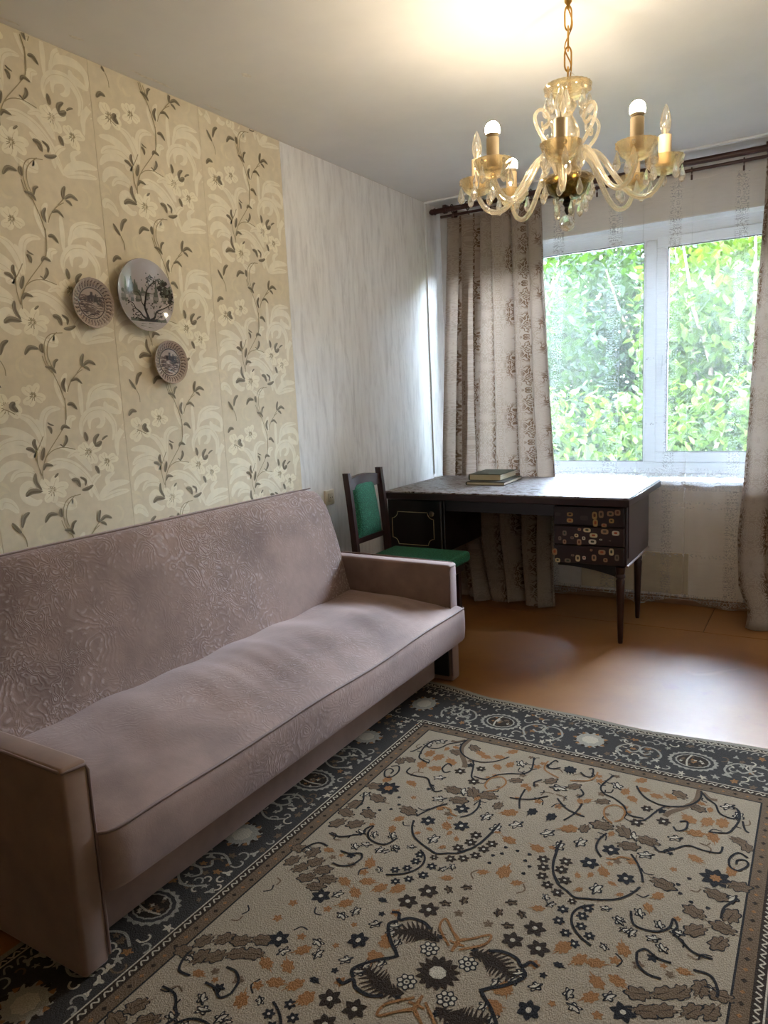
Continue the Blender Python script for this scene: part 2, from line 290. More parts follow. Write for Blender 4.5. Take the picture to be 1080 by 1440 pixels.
WP_SCROLLS=[(11,[(343,85),(342,123),(360,154),(392,173),(444,172),(480,131),(482,92),(469,64)]),(9,[(378,110),(378,139),(393,157),(423,162),(437,142),(425,121),(404,115)]),(9,[(296,117),(297,149),(326,156)]),(11,[(373,177),(390,213),(432,232),(485,232),(517,207),(518,163)]),(9,[(382,200),(400,241),(448,262),(516,262)]),(10,[(452,208),(459,186),(485,174),(522,162)]),(11,[(184,63),(176,113),(147,156),(110,172)]),(8,[(190,63),(191,117),(170,158)]),(10,[(193,62),(192,126),(203,169),(232,188),(268,188)]),(11,[(177,55),(139,94),(76,122),(17,121)]),(10,[(163,52),(110,88),(49,83),(20,63)]),(10,[(162,43),(96,63),(40,52),(10,21)]),(14,[(126,34),(151,49),(161,39)]),(12,[(18,-37),(39,0),(84,12),(143,-13)]),(9,[(55,-42),(80,-18),(125,-20),(151,-41)]),(11,[(142,-71),(121,-55),(97,-70),(101,-101),(135,-122),(159,-115)]),(13,[(12,-127),(20,-107),(46,-115),(70,-146)]),(10,[(-17,-19),(-32,-60),(-27,-103)]),(11,[(185,0),(234,10),(293,-11),(339,-54),(363,-98),(386,-150)]),(8,[(195,-19),(256,-8),(302,-37),(329,-79)]),(9,[(272,18),(311,32),(346,5),(366,-41)]),(7,[(240,58),(287,44),(332,1),(360,-40)]),(9,[(271,-38),(300,-61),(337,-66),(309,-34)]),(11,[(380,-149),(417,-115),(467,-98),(527,-98)]),(9,[(389,-150),(456,-133),(523,-130)]),(8,[(399,-152),(431,-107),(429,-73),(465,-53)]),(9,[(355,-135),(353,-96),(376,-66),(404,-55)]),(9,[(486,4),(489,62),(522,108),(520,118)]),(8,[(526,-11),(532,38),(522,74)]),(9,[(288,-154),(272,-132),(264,-145)]),(9,[(205,-131),(251,-152),(288,-158)]),(7,[(353,280),(353,224),(351,155)]),(7,[(263,297),(264,256),(287,191)]),(8,[(307,309),(292,282),(302,241)])]

def paper(name, col, rough=0.55, var=0.05):
    t = NT(name); c = t.coord(); n = t.noise(c, 30, 3.0); n2 = t.noise(t.mapping(c, (1, 1, 0.15)), 160, 2.0)
    d = tuple(x * (1 - var) for x in col[:3]) + (1,); l = tuple(x * (1 + var) for x in col[:3]) + (1,)
    t.pbr(t.ramp(n, [(0.3, d), (0.7, l)]), rough, t.bump(n2, 0.12, 0.0008), Specular_IOR_Level=0.4); return t.m
WPM = [paper('paper_ground', srgb(216, 203, 176)), paper('paper_scroll', srgb(232, 223, 200), 0.4), paper('paper_leaf', srgb(136, 126, 104)), paper('paper_stem', srgb(158, 144, 112)),
       paper('paper_petal', srgb(236, 227, 202)), paper('paper_stamen', srgb(150, 136, 102)), paper('paper_leaf_dark', srgb(108, 98, 80)), paper('paper_petal_line', srgb(216, 203, 173)), paper('paper_scroll_soft', srgb(221, 208, 179), 0.42)]
VP = 0.562
def strip_floral(y0, vshift, wid=0.53):
    mb = MB(); mb.box(-0.001, 0.0006, y0 + 0.0006, y0 + wid - 0.0006, 0.0, H - 0.002, 0)
    d = Draw(mb, lambda u, v, h: (0.0006 + h, y0 + u, v), 0.0002, lambda u, v: 0.001 < u < wid - 0.001 and 0.05 < v < H - 0.003)
    k0 = int(math.floor((0.0 - vshift) / VP)) - 1; rs = random.Random(3)
    reps = [vshift + k * VP for k in range(k0, k0 + 8)]
    # extra woven-looking scroll sprigs that fill the ground
    extra = []
    for i in range(16):
        u = rs.uniform(.03, .5); v = rs.uniform(0, VP); a = rs.uniform(0, 2 * pi); L = rs.uniform(.05, .09); cv = rs.choice((-1, 1)) * rs.uniform(.6, 1.4)
        P = []; x, y = u, v
        for j in range(6):
            P.append((x, y)); x += cos(a) * L / 5; y += sin(a) * L / 5; a += cv * 0.45
        extra.append(P)
    for vb in reps:
        if vb < -0.4 or vb > H + 0.4: continue
        f = lambda L: [(u / 1000, v / 1000 + vb) for u, v in L]
        d.h = 1
        for P in extra: d.stroke([(x, y + vb) for x, y in P], 0.012, 8, 3, 2)
        d.h = 2
        for w, L in WP_SCROLLS:
            P = f(L); d.stroke(P, w * 0.0027, 1, 5, 2)
        d.h = 3
        for w, L in WP_SCROLLS[::2]:
            P = f(L)
            P = [(x + .004, y + .002) for x, y in P]; d.stroke(P, 0.0022, 7, 4, 2)
        d.h = 4
        for (u, v, r) in WP_FLOWERS:
            cx, cy, R = u / 1000, v / 1000 + vb, r / 1000 * 1.12
            for i in range(7):
                a = i * 2 * pi / 7 + u * .01 + .25 * sin(i * 3 + v); rl = R * (1.05 + .12 * sin(i * 5 + u))
                d.stroke([(cx + cos(a) * R * .05, cy + sin(a) * R * .05), (cx + cos(a + .12) * rl * .6, cy + sin(a + .12) * rl * .55), (cx + cos(a) * rl * 1.05, cy + sin(a) * rl * .9)], R * .62, 4, 5, 2)
            d.h = 5
            for i in range(7):
                a = i * 2 * pi / 7 + u * .01 + .25 * sin(i * 3 + v)
                d.stroke([(cx + cos(a) * R * .2, cy + sin(a) * R * .2), (cx + cos(a + .1) * R * .55, cy + sin(a + .1) * R * .5), (cx + cos(a) * R * .85, cy + sin(a) * R * .75)], .0022, 7, 3)
            d.h = 6; d.star((cx, cy), R * .3, 7, 9, .4)
            for i in range(15):
                a = i * 2.4; rr = R * (.16 + .34 * ((i * 7) % 5) / 5)
                d.stroke([(cx + cos(a) * rr * .3, cy + sin(a) * rr * .3), (cx + cos(a) * rr, cy + sin(a) * rr)], .0024, 5, 2, curve=False)
            d.h = 4
        d.h = 7
        for L in WP_STEMS: d.stroke(f(L), .0032, 3, 5)
        d.h = 8
        for i, (w, L) in enumerate(WP_LEAVES):
            d.stroke(f(L), w * .0016, 2, 5, 2)
        d.h = 9
        for i, (w, L) in enumerate(WP_LEAVES):
            P = f(L); P = [(x + .0015, y - .0015) for x, y in P]
            d.stroke(P, w * .0006, 6, 4, 2)
    return mb.build('wallpaper_strip', WPM, wl_)
for k in range(7):
    y0 = 2.925 - .53 * (k + 1)
    # strips step down by 0.1 m from left to right; measured on the strip that starts at y = 1.327 (k = 2)
    vs = 1.107 + (k - 2) * 0.1
    strip_floral(y0, vs)
t = NT('plain_paper'); c = t.coord(); 
na = t.noise(t.mapping(c, (1, 1, 0.16)), 26, 6.0, 0.7, 0.4); nb = t.noise(c, 4, 4.0); nc = t.noise(t.mapping(c, (1, 1, 0.35)), 90, 3.0, 0.6)
col = t.ramp(na, [(0.34, srgb(208, 206, 204)), (0.5, srgb(229, 228, 226)), (0.66, srgb(237, 236, 234))])
col = t.mix(t.ramp1(nb, .3, .7, 0, .35), col, srgb(216, 208, 201))
t.pbr(col, 0.7, t.bump(t.math('ADD', na, t.math('MULTIPLY', nc, .5)), 0.35, 0.002)); M_plain = t.m
for a, b_ in ((2.925, 3.455), (3.455, 3.985), (3.985, D2)):
    m_ = MB(); m_.box(-0.001, 0.0006, a + .0006, b_ - .0006, 0.0, H - .002); m_.build('wallpaper_strip', M_plain, wl_)

# loosened paint edge and plaster scars along the ceiling joint
b = MB(); rs_ = random.Random(2)
for (y_, x_, L_, w_) in ((2.12, .05, .22, .018), (1.75, .10, .06, .02), (2.45, .04, .12, .012), (1.55, .03, .1, .012), (3.1, .03, .16, .01), (2.3, .35, .05, .03), (1.95, .16, .04, .015)):
    P = [(x_ + rs_.uniform(-.003, .003), y_ + L_ * (i / 8 - .5), H - .0012) for i in range(9)]
    b.grid([[(p[0] - w_ * .5 * sin(pi * (i + .6) / 9.2), p[1], p[2]) for i, p in enumerate(P)], [(p[0] + w_ * .5 * sin(pi * (i + .6) / 9.2), p[1], p[2] - .001) for i, p in enumerate(P)]])
b.build('plaster_scar', plain('bare_plaster', srgb(222, 216, 206), .85, .15, 60, .3), ceil)['kind'] = 'stuff'

# ---- window
M_pvc = plain('white_pvc', srgb(222, 226, 230), 0.3, 0.03)
t = NT('window_glass'); tr = t.node('ShaderNodeBsdfTransparent', {'Color': (0.96, 0.98, 0.98, 1)}); gl = t.node('ShaderNodeBsdfGlossy', {'Roughness': 0.02, 'Color': (1, 1, 1, 1)})
fr = t.node('ShaderNodeFresnel', {'IOR': 1.45}); M_glass = t.done(t.mixsh(fr.outputs[0], tr, gl))
GY = 4.77
b = MB()
for (x0, x1, z0, z1) in ((WX0, WX1, 0.728, 0.80), (WX0, WX1, 2.125, WZ1), (WX0, 0.12, .80, 2.125), (2.89, WX1, .80, 2.125), (1.295, 1.365, .80, 2.125)):
    b.box(x0, x1, 4.745, 4.82, z0, z1, 0, 0.006, 1)
win = struct('window_1', b, M_pvc)
def sash(x0, x1, z0, z1, w, y0=4.735, y1=4.80):
    s = MB()
    s.box(x0, x1, y0, y1, z0, z0 + w, 0, .006, 1); s.box(x0, x1, y0, y1, z1 - w, z1, 0, .006, 1)
    s.box(x0, x0 + w, y0, y1, z0 + w, z1 - w, 0, .006, 1); s.box(x1 - w, x1, y0, y1, z0 + w, z1 - w, 0, .006, 1)
    o = s.build('sash', M_pvc, win)
    g = MB(); g.box(x0 + w - .004, x1 - w + .004, 4.765, 4.772, z0 + w - .004, z1 - w + .004, 0); g.build('pane', M_glass, o)
    k = MB(); 
    for (a, b_, c_, d) in ((x0 + w, x1 - w, z0 + w, z0 + w + .006), (x0 + w, x1 - w, z1 - w - .006, z1 - w), (x0 + w, x0 + w + .006, z0 + w, z1 - w), (x1 - w - .006, x1 - w, z0 + w, z1 - w)):
        k.box(a, b_, y0 + .012, y0 + .018, c_, d)
    k.build('gasket', plain('grey_gasket', srgb(70, 72, 76), .6), o); return o
sash(0.118, 1.298, 0.796, 2.128, 0.006)
s2 = sash(1.362, 2.89, 0.80, 2.138, 0.062)
k = MB(); k.box(1.385, 1.405, 4.715, 4.735, 1.38, 1.45, 0, .004, 2); k.box(1.387, 1.403, 4.70, 4.717, 1.30, 1.42, 0, .005, 2); k.build('handle', M_pvc, s2)

# ---- outdoors
ground = sbox('ground', -30, 30, 5.2, 60, -1.3, -0.9, plain('bounce_ground', srgb(214, 210, 204), .9, .1, 1.0))  # unseen ground, made pale to bounce daylight up into the room
def leaf_mat(name, a, b_):
    t = NT(name); inf = t.node('ShaderNodeObjectInfo'); c = t.coord(); n = t.noise(c, 9, 2.0)
    col = t.ramp(n, [(.35, a), (.65, b_)])
    df = t.node('ShaderNodeBsdfPrincipled', {'Base Color': col, 'Roughness': .6, 'Specular IOR Level': .12}); tl = t.node('ShaderNodeBsdfTranslucent', {'Color': t.mix(.5, col, srgb(46, 68, 4))})
    return t.done(t.mixsh(.45, df, tl))
LM = [leaf_mat('leaf_mid', srgb(8, 18, 7), srgb(20, 34, 11)), leaf_mat('leaf_light', srgb(22, 38, 6), srgb(48, 62, 12)), leaf_mat('leaf_deep', srgb(6, 15, 10), srgb(15, 28, 16))]
M_bark = plain('bark', srgb(84, 70, 58), .9, .3, 6, .5)
def bush(name, cx, cy, zlo, zhi, rx, ry, nleaf, mat, size, label, seed):
    R = random.Random(seed); root = empty(name, (cx, cy, -0.9), label, 'tree' if 'tree' in name else 'shrub', 'greenery outside the window')
    fol = MB()
    for _ in range(nleaf):
        while True:
            x, y, z = R.uniform(-1, 1), R.uniform(-1, 1), R.uniform(-1, 1)
            if x * x + y * y + z * z < 1 + .15 * sin(9 * x + 5 * z): break
        p = Vector((cx + x * rx, cy + y * ry, (zlo + zhi) / 2 + z * (zhi - zlo) / 2))
        s = size * R.uniform(.6, 1.3); q = Matrix.Rotation(R.uniform(0, 6.28), 3, 'Z') @ Matrix.Rotation(R.uniform(-1.3, 1.1), 3, 'X') @ Matrix.Rotation(R.uniform(-.6, .6), 3, 'Y')
        pts = [(0, 0, 0), (.32, .35, .05), (.22, .75, 0), (0, 1.1, -.12), (-.22, .75, 0), (-.32, .35, .05)]
        fol.face([p + q @ (Vector(v) * s) for v in pts[:4]], 0); fol.face([p + q @ (Vector(v) * s) for v in (pts[0], pts[3], pts[4], pts[5])], 0)
    o = fol.build('foliage', mat, root); o['kind'] = 'stuff'
    st = MB()
    for i in range(5):
        a = R.uniform(0, 6.28); pts = [(cx + .1 * cos(a), cy + .1 * sin(a), -.95)]
        for j in range(1, 7):
            t_ = j / 6; pts.append((cx + cos(a) * rx * .6 * t_ + R.uniform(-.08, .08), cy + sin(a) * ry * .6 * t_, -.95 + (zhi * .8 + .95) * t_))
        st.tube(pts, [.05 * (1 - .8 * j / 6) for j in range(7)], 7)
    st.build('stem', M_bark, root, 60)
    return root
bush('lilac_shrub', -1.5, 8.4, -.9, 3.2, 1.75, .9, 9000, LM[0], .10, 'lilac shrub with mid green leaves outside behind the left end of the window', 1)
bush('hazel_shrub', 1.55, 8.5, -.9, 3.3, 1.25, .9, 9000, LM[1], .11, 'sunlit yellow green shrub outside behind the window mullion', 2)
bush('maple_tree', 4.45, 8.6, -.9, 3.6, 1.6, .95, 9000, LM[0], .12, 'leafy tree outside seen through the narrower right pane', 3)
bush('hedge_shrub', 1.0, 10.7, -.9, 3.5, 6.5, .9, 27000, LM[0], .13, 'long hedge outside standing behind the nearer shrubs', 4)
bush('linden_tree', 0.2, 13.6, -.6, 4.6, 6.5, 1.6, 26000, LM[2], .18, 'deep green tree standing farthest back beyond the window', 5)
bush('dogwood_shrub', 0.9, 6.8, -.9, 1.35, 3.6, .5, 9000, LM[1], .09, 'low pale green shrub outside along the bottom of the window', 6)

# ================================================================== RUG
def pile(name, col, var=0.18):
    t = NT(name); c = t.coord(); n = t.noise(c, 260, 3.0, .6); n2 = t.noise(c, 5, 4.0); n3 = t.noise(t.mapping(c, (1, .35, 1)), 420, 2.0)
    d = tuple(x * (1 - var) for x in col[:3]) + (1,); l = tuple(x * (1 + var) for x in col[:3]) + (1,)
    cc = t.ramp(n, [(.3, d), (.7, l)]); cc = t.mix(t.ramp1(n2, .35, .75, 0, .22), cc, d)
    t.pbr(cc, .95, t.bump(t.math('ADD', n, n3), .8, .004), Specular_IOR_Level=.05); return t.m
RM = [pile('rug_beige', srgb(130, 114, 94)), pile('rug_charcoal', srgb(52, 47, 43)), pile('rug_brown', srgb(88, 70, 52)), pile('rug_orange', srgb(120, 82, 48)),
      pile('rug_slate', srgb(34, 31, 30)), pile('rug_cream', srgb(156, 142, 122)), pile('rug_umber', srgb(44, 34, 26)), pile('rug_edge', srgb(130, 120, 106))]
RC = (1.577, 1.27); RU = .945; RV = 1.43; FU = .569; FV = 1.049
def far_bow(x): # the far edge lies slightly crooked
    pts = [(.5, .06), (.83, .055), (1.13, .0), (1.47, -.008), (1.72, -.03), (2.14, .0), (2.6, .02)]
    for (a, va), (b_, vb) in zip(pts, pts[1:]):
        if x <= b_: t_ = max(0, (x - a) / (b_ - a)); t_ = t_ * t_ * (3 - 2 * t_); return va + (vb - va) * t_
    return .02
def rug3(u, v, h):
    x = RC[0] + u; y = RC[1] + v
    if v > FV: y += far_bow(x) * ((v - FV) / (RV - FV)) ** 1.5
    return (x, y, 0.007 + h)
mb = MB(); NU, NV = 40, 60
mb.grid([[rug3(-RU + 2 * RU * i / NU, -RV + 2 * RV * j / NV, 0) for j in range(NV + 1)] for i in range(NU + 1)], 0)
rim = [(-RU + 2 * RU * i / NU, -RV) for i in range(NU)] + [(RU, -RV + 2 * RV * j / NV) for j in range(NV)] + [(RU - 2 * RU * i / NU, RV) for i in range(NU)] + [(-RU, RV - 2 * RV * j / NV) for j in range(NV)]
for a, b_ in zip(rim, rim[1:] + rim[:1]):
    A_, B_ = rug3(*a, 0), rug3(*b_, 0); mb.face([A_, B_, (B_[0], B_[1], .0005), (A_[0], A_[1], .0005)], 7)
d = Draw(mb, rug3, 0.00018, lambda u, v: abs(u) <= RU and abs(v) <= RV)
C_ = {'d': 4, 'n': 6, 'b': 2, 'o': 3}
def strips(rects, m, h):
    d.h = h
    for (u0, u1, v0, v1) in rects:
        nu = max(1, int((u1 - u0) / .05)); nv = max(1, int((v1 - v0) / .05))
        for i in range(nu):
            for j in range(nv):
                a, b_, e, f = u0 + (u1 - u0) * i / nu, u0 + (u1 - u0) * (i + 1) / nu, v0 + (v1 - v0) * j / nv, v0 + (v1 - v0) * (j + 1) / nv
                d.tri([(a, e), (b_, e), (b_, f), (a, f)], m)
def frame(i0, i1, m, h):  # ring between inset i0 and i1 from the field edge
    strips([(-FU - i1, FU + i1, FV + i0, FV + i1), (-FU - i1, FU + i1, -FV - i1, -FV - i0), (-FU - i1, -FU - i0, -FV - i0, FV + i0), (FU + i0, FU + i1, -FV - i0, FV + i0)], m, h)
frame(0.0, .005, 4, 1); frame(.005, .04, 2, 1); frame(.04, .064, 6, 1); frame(.064, .068, 5, 2); frame(.068, .338, 1, 1); frame(.338, .343, 5, 2); frame(.343, .36, 6, 1); frame(.36, .376, 7, 1)
rr = random.Random(11)
def glyph(kind, u, v, R, col, sx, sy):
    def T(p): return (sx * p[0], sy * p[1])
    R = R * (1.12 if kind in 'LO' else 1.12); c0 = T((u, v)); rot = (u * 37 + v * 91) % 6.28; m = C_[col]
    if kind == 'F':
        d.h = 3; d.star(c0, R * 1.05, m, 6, .38, rot); d.h = 5; d.star(c0, R * .24, 5, 6, .1)
    elif kind == 'B':
        d.h = 3; d.star(c0, R * 1.05, m, 8, .34, rot); d.h = 5; d.star(c0, R * .4, 3, 7, .3)
    elif kind == 'S':
        d.h = 3; d.star(c0, R * 1.1, m, 15, .3, rot, n=60); d.h = 5; d.star(c0, R * .4, 5, 8, .1)
    elif kind == 'R':
        d.h = 3; d.star(c0, R, m, 7, .22, rot, n=42); d.h = 4
        for i in range(7):
            a = rot + i * 2 * pi / 7; d.star((c0[0] + cos(a) * R * .62, c0[1] + sin(a) * R * .62), R * .21, 5, 4, .1)
        d.star(c0, R * .28, 5, 6, .1); d.h = 5; d.star(c0, R * .12, 6, 5, .1)
    elif kind == 'L':
        lob = 5 if (int(u * 1000) % 3) else 7
        def lf(sc, mm, hh):
            d.h = hh; ring = []; n_ = 30; ir = random.Random(int(u * 1e4 + v * 1e5))
            for i in range(n_):
                a = 2 * pi * i / n_; q_ = .52 + .30 * (0.5 + .5 * cos(a)) ** 2 + .28 * abs(cos(3.5 * a)) ** 1.1 + ir.uniform(-.07, .05)
                x_, y_ = q_ * cos(a) * R * sc * 1.15, q_ * sin(a) * R * sc * .85
                ring.append((c0[0] + x_ * cos(rot) - y_ * sin(rot), c0[1] + x_ * sin(rot) + y_ * cos(rot)))
            d.c += 1; d.fan(c0, ring, mm)
        lf(1.0, m, 3)
        t_ = rot + 3; d.stroke([c0, (c0[0] + cos(t_) * R * 1.4, c0[1] + sin(t_) * R * 1.4)], .006, m, 2, True, False)
        if m == 2:
            lf(1.16, 4, 2); d.h = 4; d.stroke([(c0[0] - cos(rot) * R * .5, c0[1] - sin(rot) * R * .5), (c0[0] + cos(rot) * R * .7, c0[1] + sin(rot) * R * .7)], .003, 6, 2, True, False)
    elif kind == 'O':
        d.h = 2; d.star(c0, R * 1.0, m, 5, .45, rot, .7, n=30); d.h = 3; d.star(c0, R * .74, 5 if col == 'd' else 2, 5, .45, rot, .66, n=30)
        d.h = 5; d.stroke([(c0[0] - cos(rot) * R * .6, c0[1] - sin(rot) * R * .6), (c0[0] + sin(rot) * R * .2, c0[1] - cos(rot) * R * .2), (c0[0] + cos(rot) * R * .7, c0[1] + sin(rot) * R * .7)], .004, m, 3)
        for s_ in (-1, 1):
            a = rot + s_ * 1.1; d.stroke([(c0[0] + cos(a) * R * .2, c0[1] + sin(a) * R * .2), (c0[0] + cos(a + .5) * R * .6, c0[1] + sin(a + .5) * R * .6)], .003, m, 2, curve=False)
    elif kind == 'D':
        d.h = 3; d.star(c0, .007, m, 3, .2, rot, n=6)
for sx in (1, -1):
    for sy in (1, -1):
        for (k, u, v, R, col) in RUG_MOTIFS: glyph(k, u / 1000, v / 1000, max(R, 9) / 1000, col, sx, sy)
        for w, col, L in RUG_VINES:
            d.h = 6 if w < 10 else 3; d.stroke([(sx * max(u, -20) / 1000, sy * v / 1000) for u, v in L if u > -25], w / 1000 * 1.25, C_[col], 5)
        # feathered plume
        Q = catmull([(u / 1000, v / 1000) for u, v in RUG_FEATHER], 8); d.h = 3; n_ = len(Q)
        d.stroke([(sx * a, sy * b_) for a, b_ in Q], .024, 6, 1, 2, False)
        for i in range(2, n_ - 2, 2):
            a, b_ = Q[i], Q[i + 1]; dx, dy = b_[0] - a[0], b_[1] - a[1]; L_ = math.hypot(dx, dy) or 1; wv = .03 * sin(pi * i / n_) + .006
            for s_ in (-1, 1):
                e = (a[0] - s_ * dy / L_ * wv + dx / L_ * .012, a[1] + s_ * dx / L_ * wv + dy / L_ * .012)
                d.stroke([(sx * a[0], sy * a[1]), (sx * e[0], sy * e[1])], .011, 6, 1, True, False)
        # small sprays between the traced motifs
        rq = random.Random(21)
        for i in range(280):
            u, v = rq.uniform(.02, .54), rq.uniform(.02, 1.02)
            if any(math.hypot(u - m_[1] / 1000, v - m_[2] / 1000) < (m_[3] / 1000 + .02) for m_ in RUG_MOTIFS): continue
            if abs(u - .29) < .17 and abs(v - .86) < .0: continue
            if rq.random() < .5: d.h = 2; d.star((sx * u, sy * v), rq.uniform(.009, .017), rq.choice((3, 2, 4, 3)), 5, .45, u * 50)
            else:
                a = rq.uniform(0, 6.28); l = rq.uniform(.012, .028); d.h = 2
                d.stroke([(sx * u, sy * v), (sx * (u + cos(a) * l), sy * (v + sin(a) * l)), (sx * (u + cos(a + .6) * l * 1.7), sy * (v + sin(a + .6) * l * 1.7))], .004, rq.choice((4, 2, 4)), 3)
# borders: local frame s along, w across (0 = field edge)
def side(fn, length, seed, phase):
    R = random.Random(seed)
    n = int(2 * length / .034)
    for i in range(n):          # guard squiggles
        s = -length + 2 * length * (i + .5) / n; d.h = 3
        d.stroke([fn(s - .013, .046), fn(s - .004, .058), fn(s + .006, .048), fn(s + .013, .057)], .0042, 5, 3)
        if i % 2: d.h = 3; d.star(fn(s, .022), .007, 6, 4, .3, n=8)
        else: d.h = 3; d.star(fn(s, .022), .006, 3, 4, .3, n=8)
        d.h = 3; d.stroke([fn(s - .014, .355), fn(s - .006, .345), fn(s + .006, .356), fn(s + .014, .346)], .005, 5, 3)
        d.h = 3; d.stroke([fn(s - .014, .31), fn(s - .004, .328), fn(s + .008, .326), fn(s + .008, .314)], .0048, 7, 3)
    cs = []
    k = -8
    while k < 9:
        s = phase + k * .35
        if abs(s) <= length: cs.append((s, k % 2))
        k += 1
    for s, odd in cs:
        if odd:
            d.h = 3; d.star(fn(s, .185), .082, 7, 22, .1, n=88, asp=.86)
            d.h = 4; d.star(fn(s, .185), .068, 1, 16, .05, n=48, asp=.86); d.h = 5; d.star(fn(s, .185), .057, 7, 16, .05, n=48, asp=.84); d.h = 6; d.star(fn(s, .185), .051, 6, 16, .05, n=48, asp=.84)
            d.h = 7
            for q_ in range(18):
                a = R.uniform(0, 6.28); r_ = R.uniform(0, .042); d.star(fn(s + cos(a) * r_, .185 + sin(a) * r_ * .85), .008, R.choice((2, 3, 5, 2)), 4, .5, a, n=8)
            d.stroke([fn(s - .012, .14), fn(s - .018, .185), fn(s - .008, .232)], .006, 5, 4)
        else:
            d.h = 3; d.star(fn(s, .19), .064, 7, 12, .28, n=60)
            d.h = 4
            for q_ in range(14): a = q_ * 2 * pi / 14; d.star(fn(s + cos(a) * .056, .19 + sin(a) * .056), .01, 3 if q_ % 2 else 6, 3, .4, a, n=6)
            d.star(fn(s, .19), .032, 5, 8, .15, n=24)
    placed = [(s, .187, .088) for s, o in cs]
    tries = 0
    while tries < int(2 * length * 900):
        tries += 1
        s = R.uniform(-length, length); w = R.uniform(.082, .302)
        if any(math.hypot(s - a, w - b_) < r_ + .011 for a, b_, r_ in placed): continue
        k_ = R.random(); a = R.uniform(0, 6.28); r_ = R.uniform(.010, .018); placed.append((s, w, r_ * .9)); d.h = 3
        if k_ < .45: d.star(fn(s, w), r_ * 1.15, R.choice((5, 7, 7)), R.choice((3, 5)), .6, a, .7, n=20, sharp=1.4)
        elif k_ < .72: d.star(fn(s, w), r_, R.choice((2, 2, 3)), 5, .5, a, .75, n=20)
        else:
            P = [fn(s + cos(a + q_ * .75) * r_ * (1.35 - q_ * .17), w + sin(a + q_ * .75) * r_ * (1.35 - q_ * .17)) for q_ in range(6)]; d.stroke(P, .0055, R.choice((5, 7, 2)), 2)
    for s, o in cs[:-1]:        # curling tendrils between medallions
        for sg in (-1, 1):
            m_ = s + .175; P = [fn(m_ + sg * .05, .12), fn(m_ + sg * .075, .17), fn(m_ + sg * .05, .22), fn(m_ + sg * .01, .225), fn(m_, .19), fn(m_ + sg * .02, .165), fn(m_ + sg * .04, .18)]
            d.h = 6; d.stroke(P, .0075, 7, 4)
side(lambda s, w: (s, FV + w), RU - .02, 31, 0.0)
side(lambda s, w: (-s, -FV - w), RU - .02, 32, 0.0)
side(lambda s, w: (-FU - w, s), FV + .04, 33, .2)
side(lambda s, w: (FU + w, -s), FV + .04, 34, -.2)
rug = mb.build('rug', RM); tag(rug, 'beige and charcoal patterned pile rug with floral field, lying on the brown floor', 'rug')

# ================================================================== SOFA
def velvet(name, emboss, col=srgb(146, 120, 108), col2=srgb(98, 78, 70)):
    t = NT(name); c = t.coord(); n = t.noise(c, 2.4, 5.0, .62); fine = t.noise(c, 300, 2.0)
    base = t.ramp(n, [(.3, col2), (.7, col)])
    if emboss:
        cd = t.node('ShaderNodeVectorMath', {0: c, 1: t.node('ShaderNodeVectorMath', {0: t.node('ShaderNodeTexNoise', {'Vector': c, 'Scale': 9.0, 'Detail': 2.0}).outputs[1], 'Scale': .10}, operation='SCALE').outputs[0]}, operation='ADD').outputs[0]
        v1 = t.voro(cd, 11, 'SMOOTH_F1'); v2 = t.voro(cd, 60, 'F1'); nz = t.noise(cd, 16, 2.0)
        rings = t.math('SINE', t.math('MULTIPLY', v1, 62)); lines = t.math('SINE', t.math('MULTIPLY', nz, 85))
        mask = t.ramp1(t.noise(c, 6, 1.0), .44, .56)
        pat = t.mix(mask, rings, lines); sp = t.ramp1(v2, .25, .5, 1, 0)
        pat = t.math('ADD', pat, t.math('MULTIPLY', sp, 1.2))
        wear = t.ramp1(t.noise(c, 1.6, 2.0), .40, .62, .12, 1.0)
        if name.endswith('seat'): wear = t.ramp1(t.noise(c, 1.9, 2.0), .45, .75, .05, .55)
        pat = t.math('MULTIPLY', pat, wear)
        base = t.mix(t.math('MULTIPLY', t.ramp1(pat, .3, 1.2), .35), base, srgb(186, 170, 168))  # raised pattern lines coloured lighter, standing in for velvet sheen
        nm = t.bump(t.math('ADD', t.math('MULTIPLY', pat, .6), t.math('MULTIPLY', fine, .3)), .5, .0022)
    else:
        nm = t.bump(t.math('ADD', t.noise(c, 18, 3.0), t.math('MULTIPLY', fine, .25)), .25, .002)
    t.pbr(base, .78, nm, Sheen_Weight=.6, Sheen_Roughness=.45, Sheen_Tint=srgb(214, 196, 196), Specular_IOR_Level=.25); return t.m
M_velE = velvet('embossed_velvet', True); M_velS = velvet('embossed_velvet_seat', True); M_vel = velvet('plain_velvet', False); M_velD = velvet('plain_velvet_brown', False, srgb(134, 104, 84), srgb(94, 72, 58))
M_pipe = plain('piping_cord', srgb(112, 90, 82), .7); M_black = plain('black_board', srgb(22, 20, 20), .6)
sofa = empty('sofa', (.45, 1.88, 0), 'long mauve-brown velvet sofa with embossed back, standing against the patterned wallpaper', 'sofa')
# back: profile (x, z) swept along y
prof = [(.385, .30), (.366, .345), (.345, .43), (.322, .52), (.296, .61), (.268, .69), (.240, .765), (.214, .82), (.190, .847), (.160, .860), (.120, .862), (.085, .855), (.055, .83), (.045, .78), (.06, .6), (.09, .30)]
mb = MB(); NY = 60; Pg = []
for j in range(NY + 1):
    y = .955 + (2.800 - .955) * j / NY; e = min(j, NY - j) / 3.0; k = 1 - .06 * max(0, 1 - e) ** 2
    Pg.append([(.2 + (x - .2) * k + .004 * sin(y * 5 + z * 9) * (z > .4), y, z - (.012 * max(0, 1 - e) ** 2 if z > .8 else 0)) for x, z in catmull(prof, 3)])
mb.grid(Pg); mb.face(Pg[0]); mb.face(Pg[-1][::-1]); mb.build('backrest', M_velE, sofa, 50)
pp = MB(); top = [(.150, y_ , .8625) for y_ in [.96 + (2.795 - .96) * i / 30 for i in range(31)]]
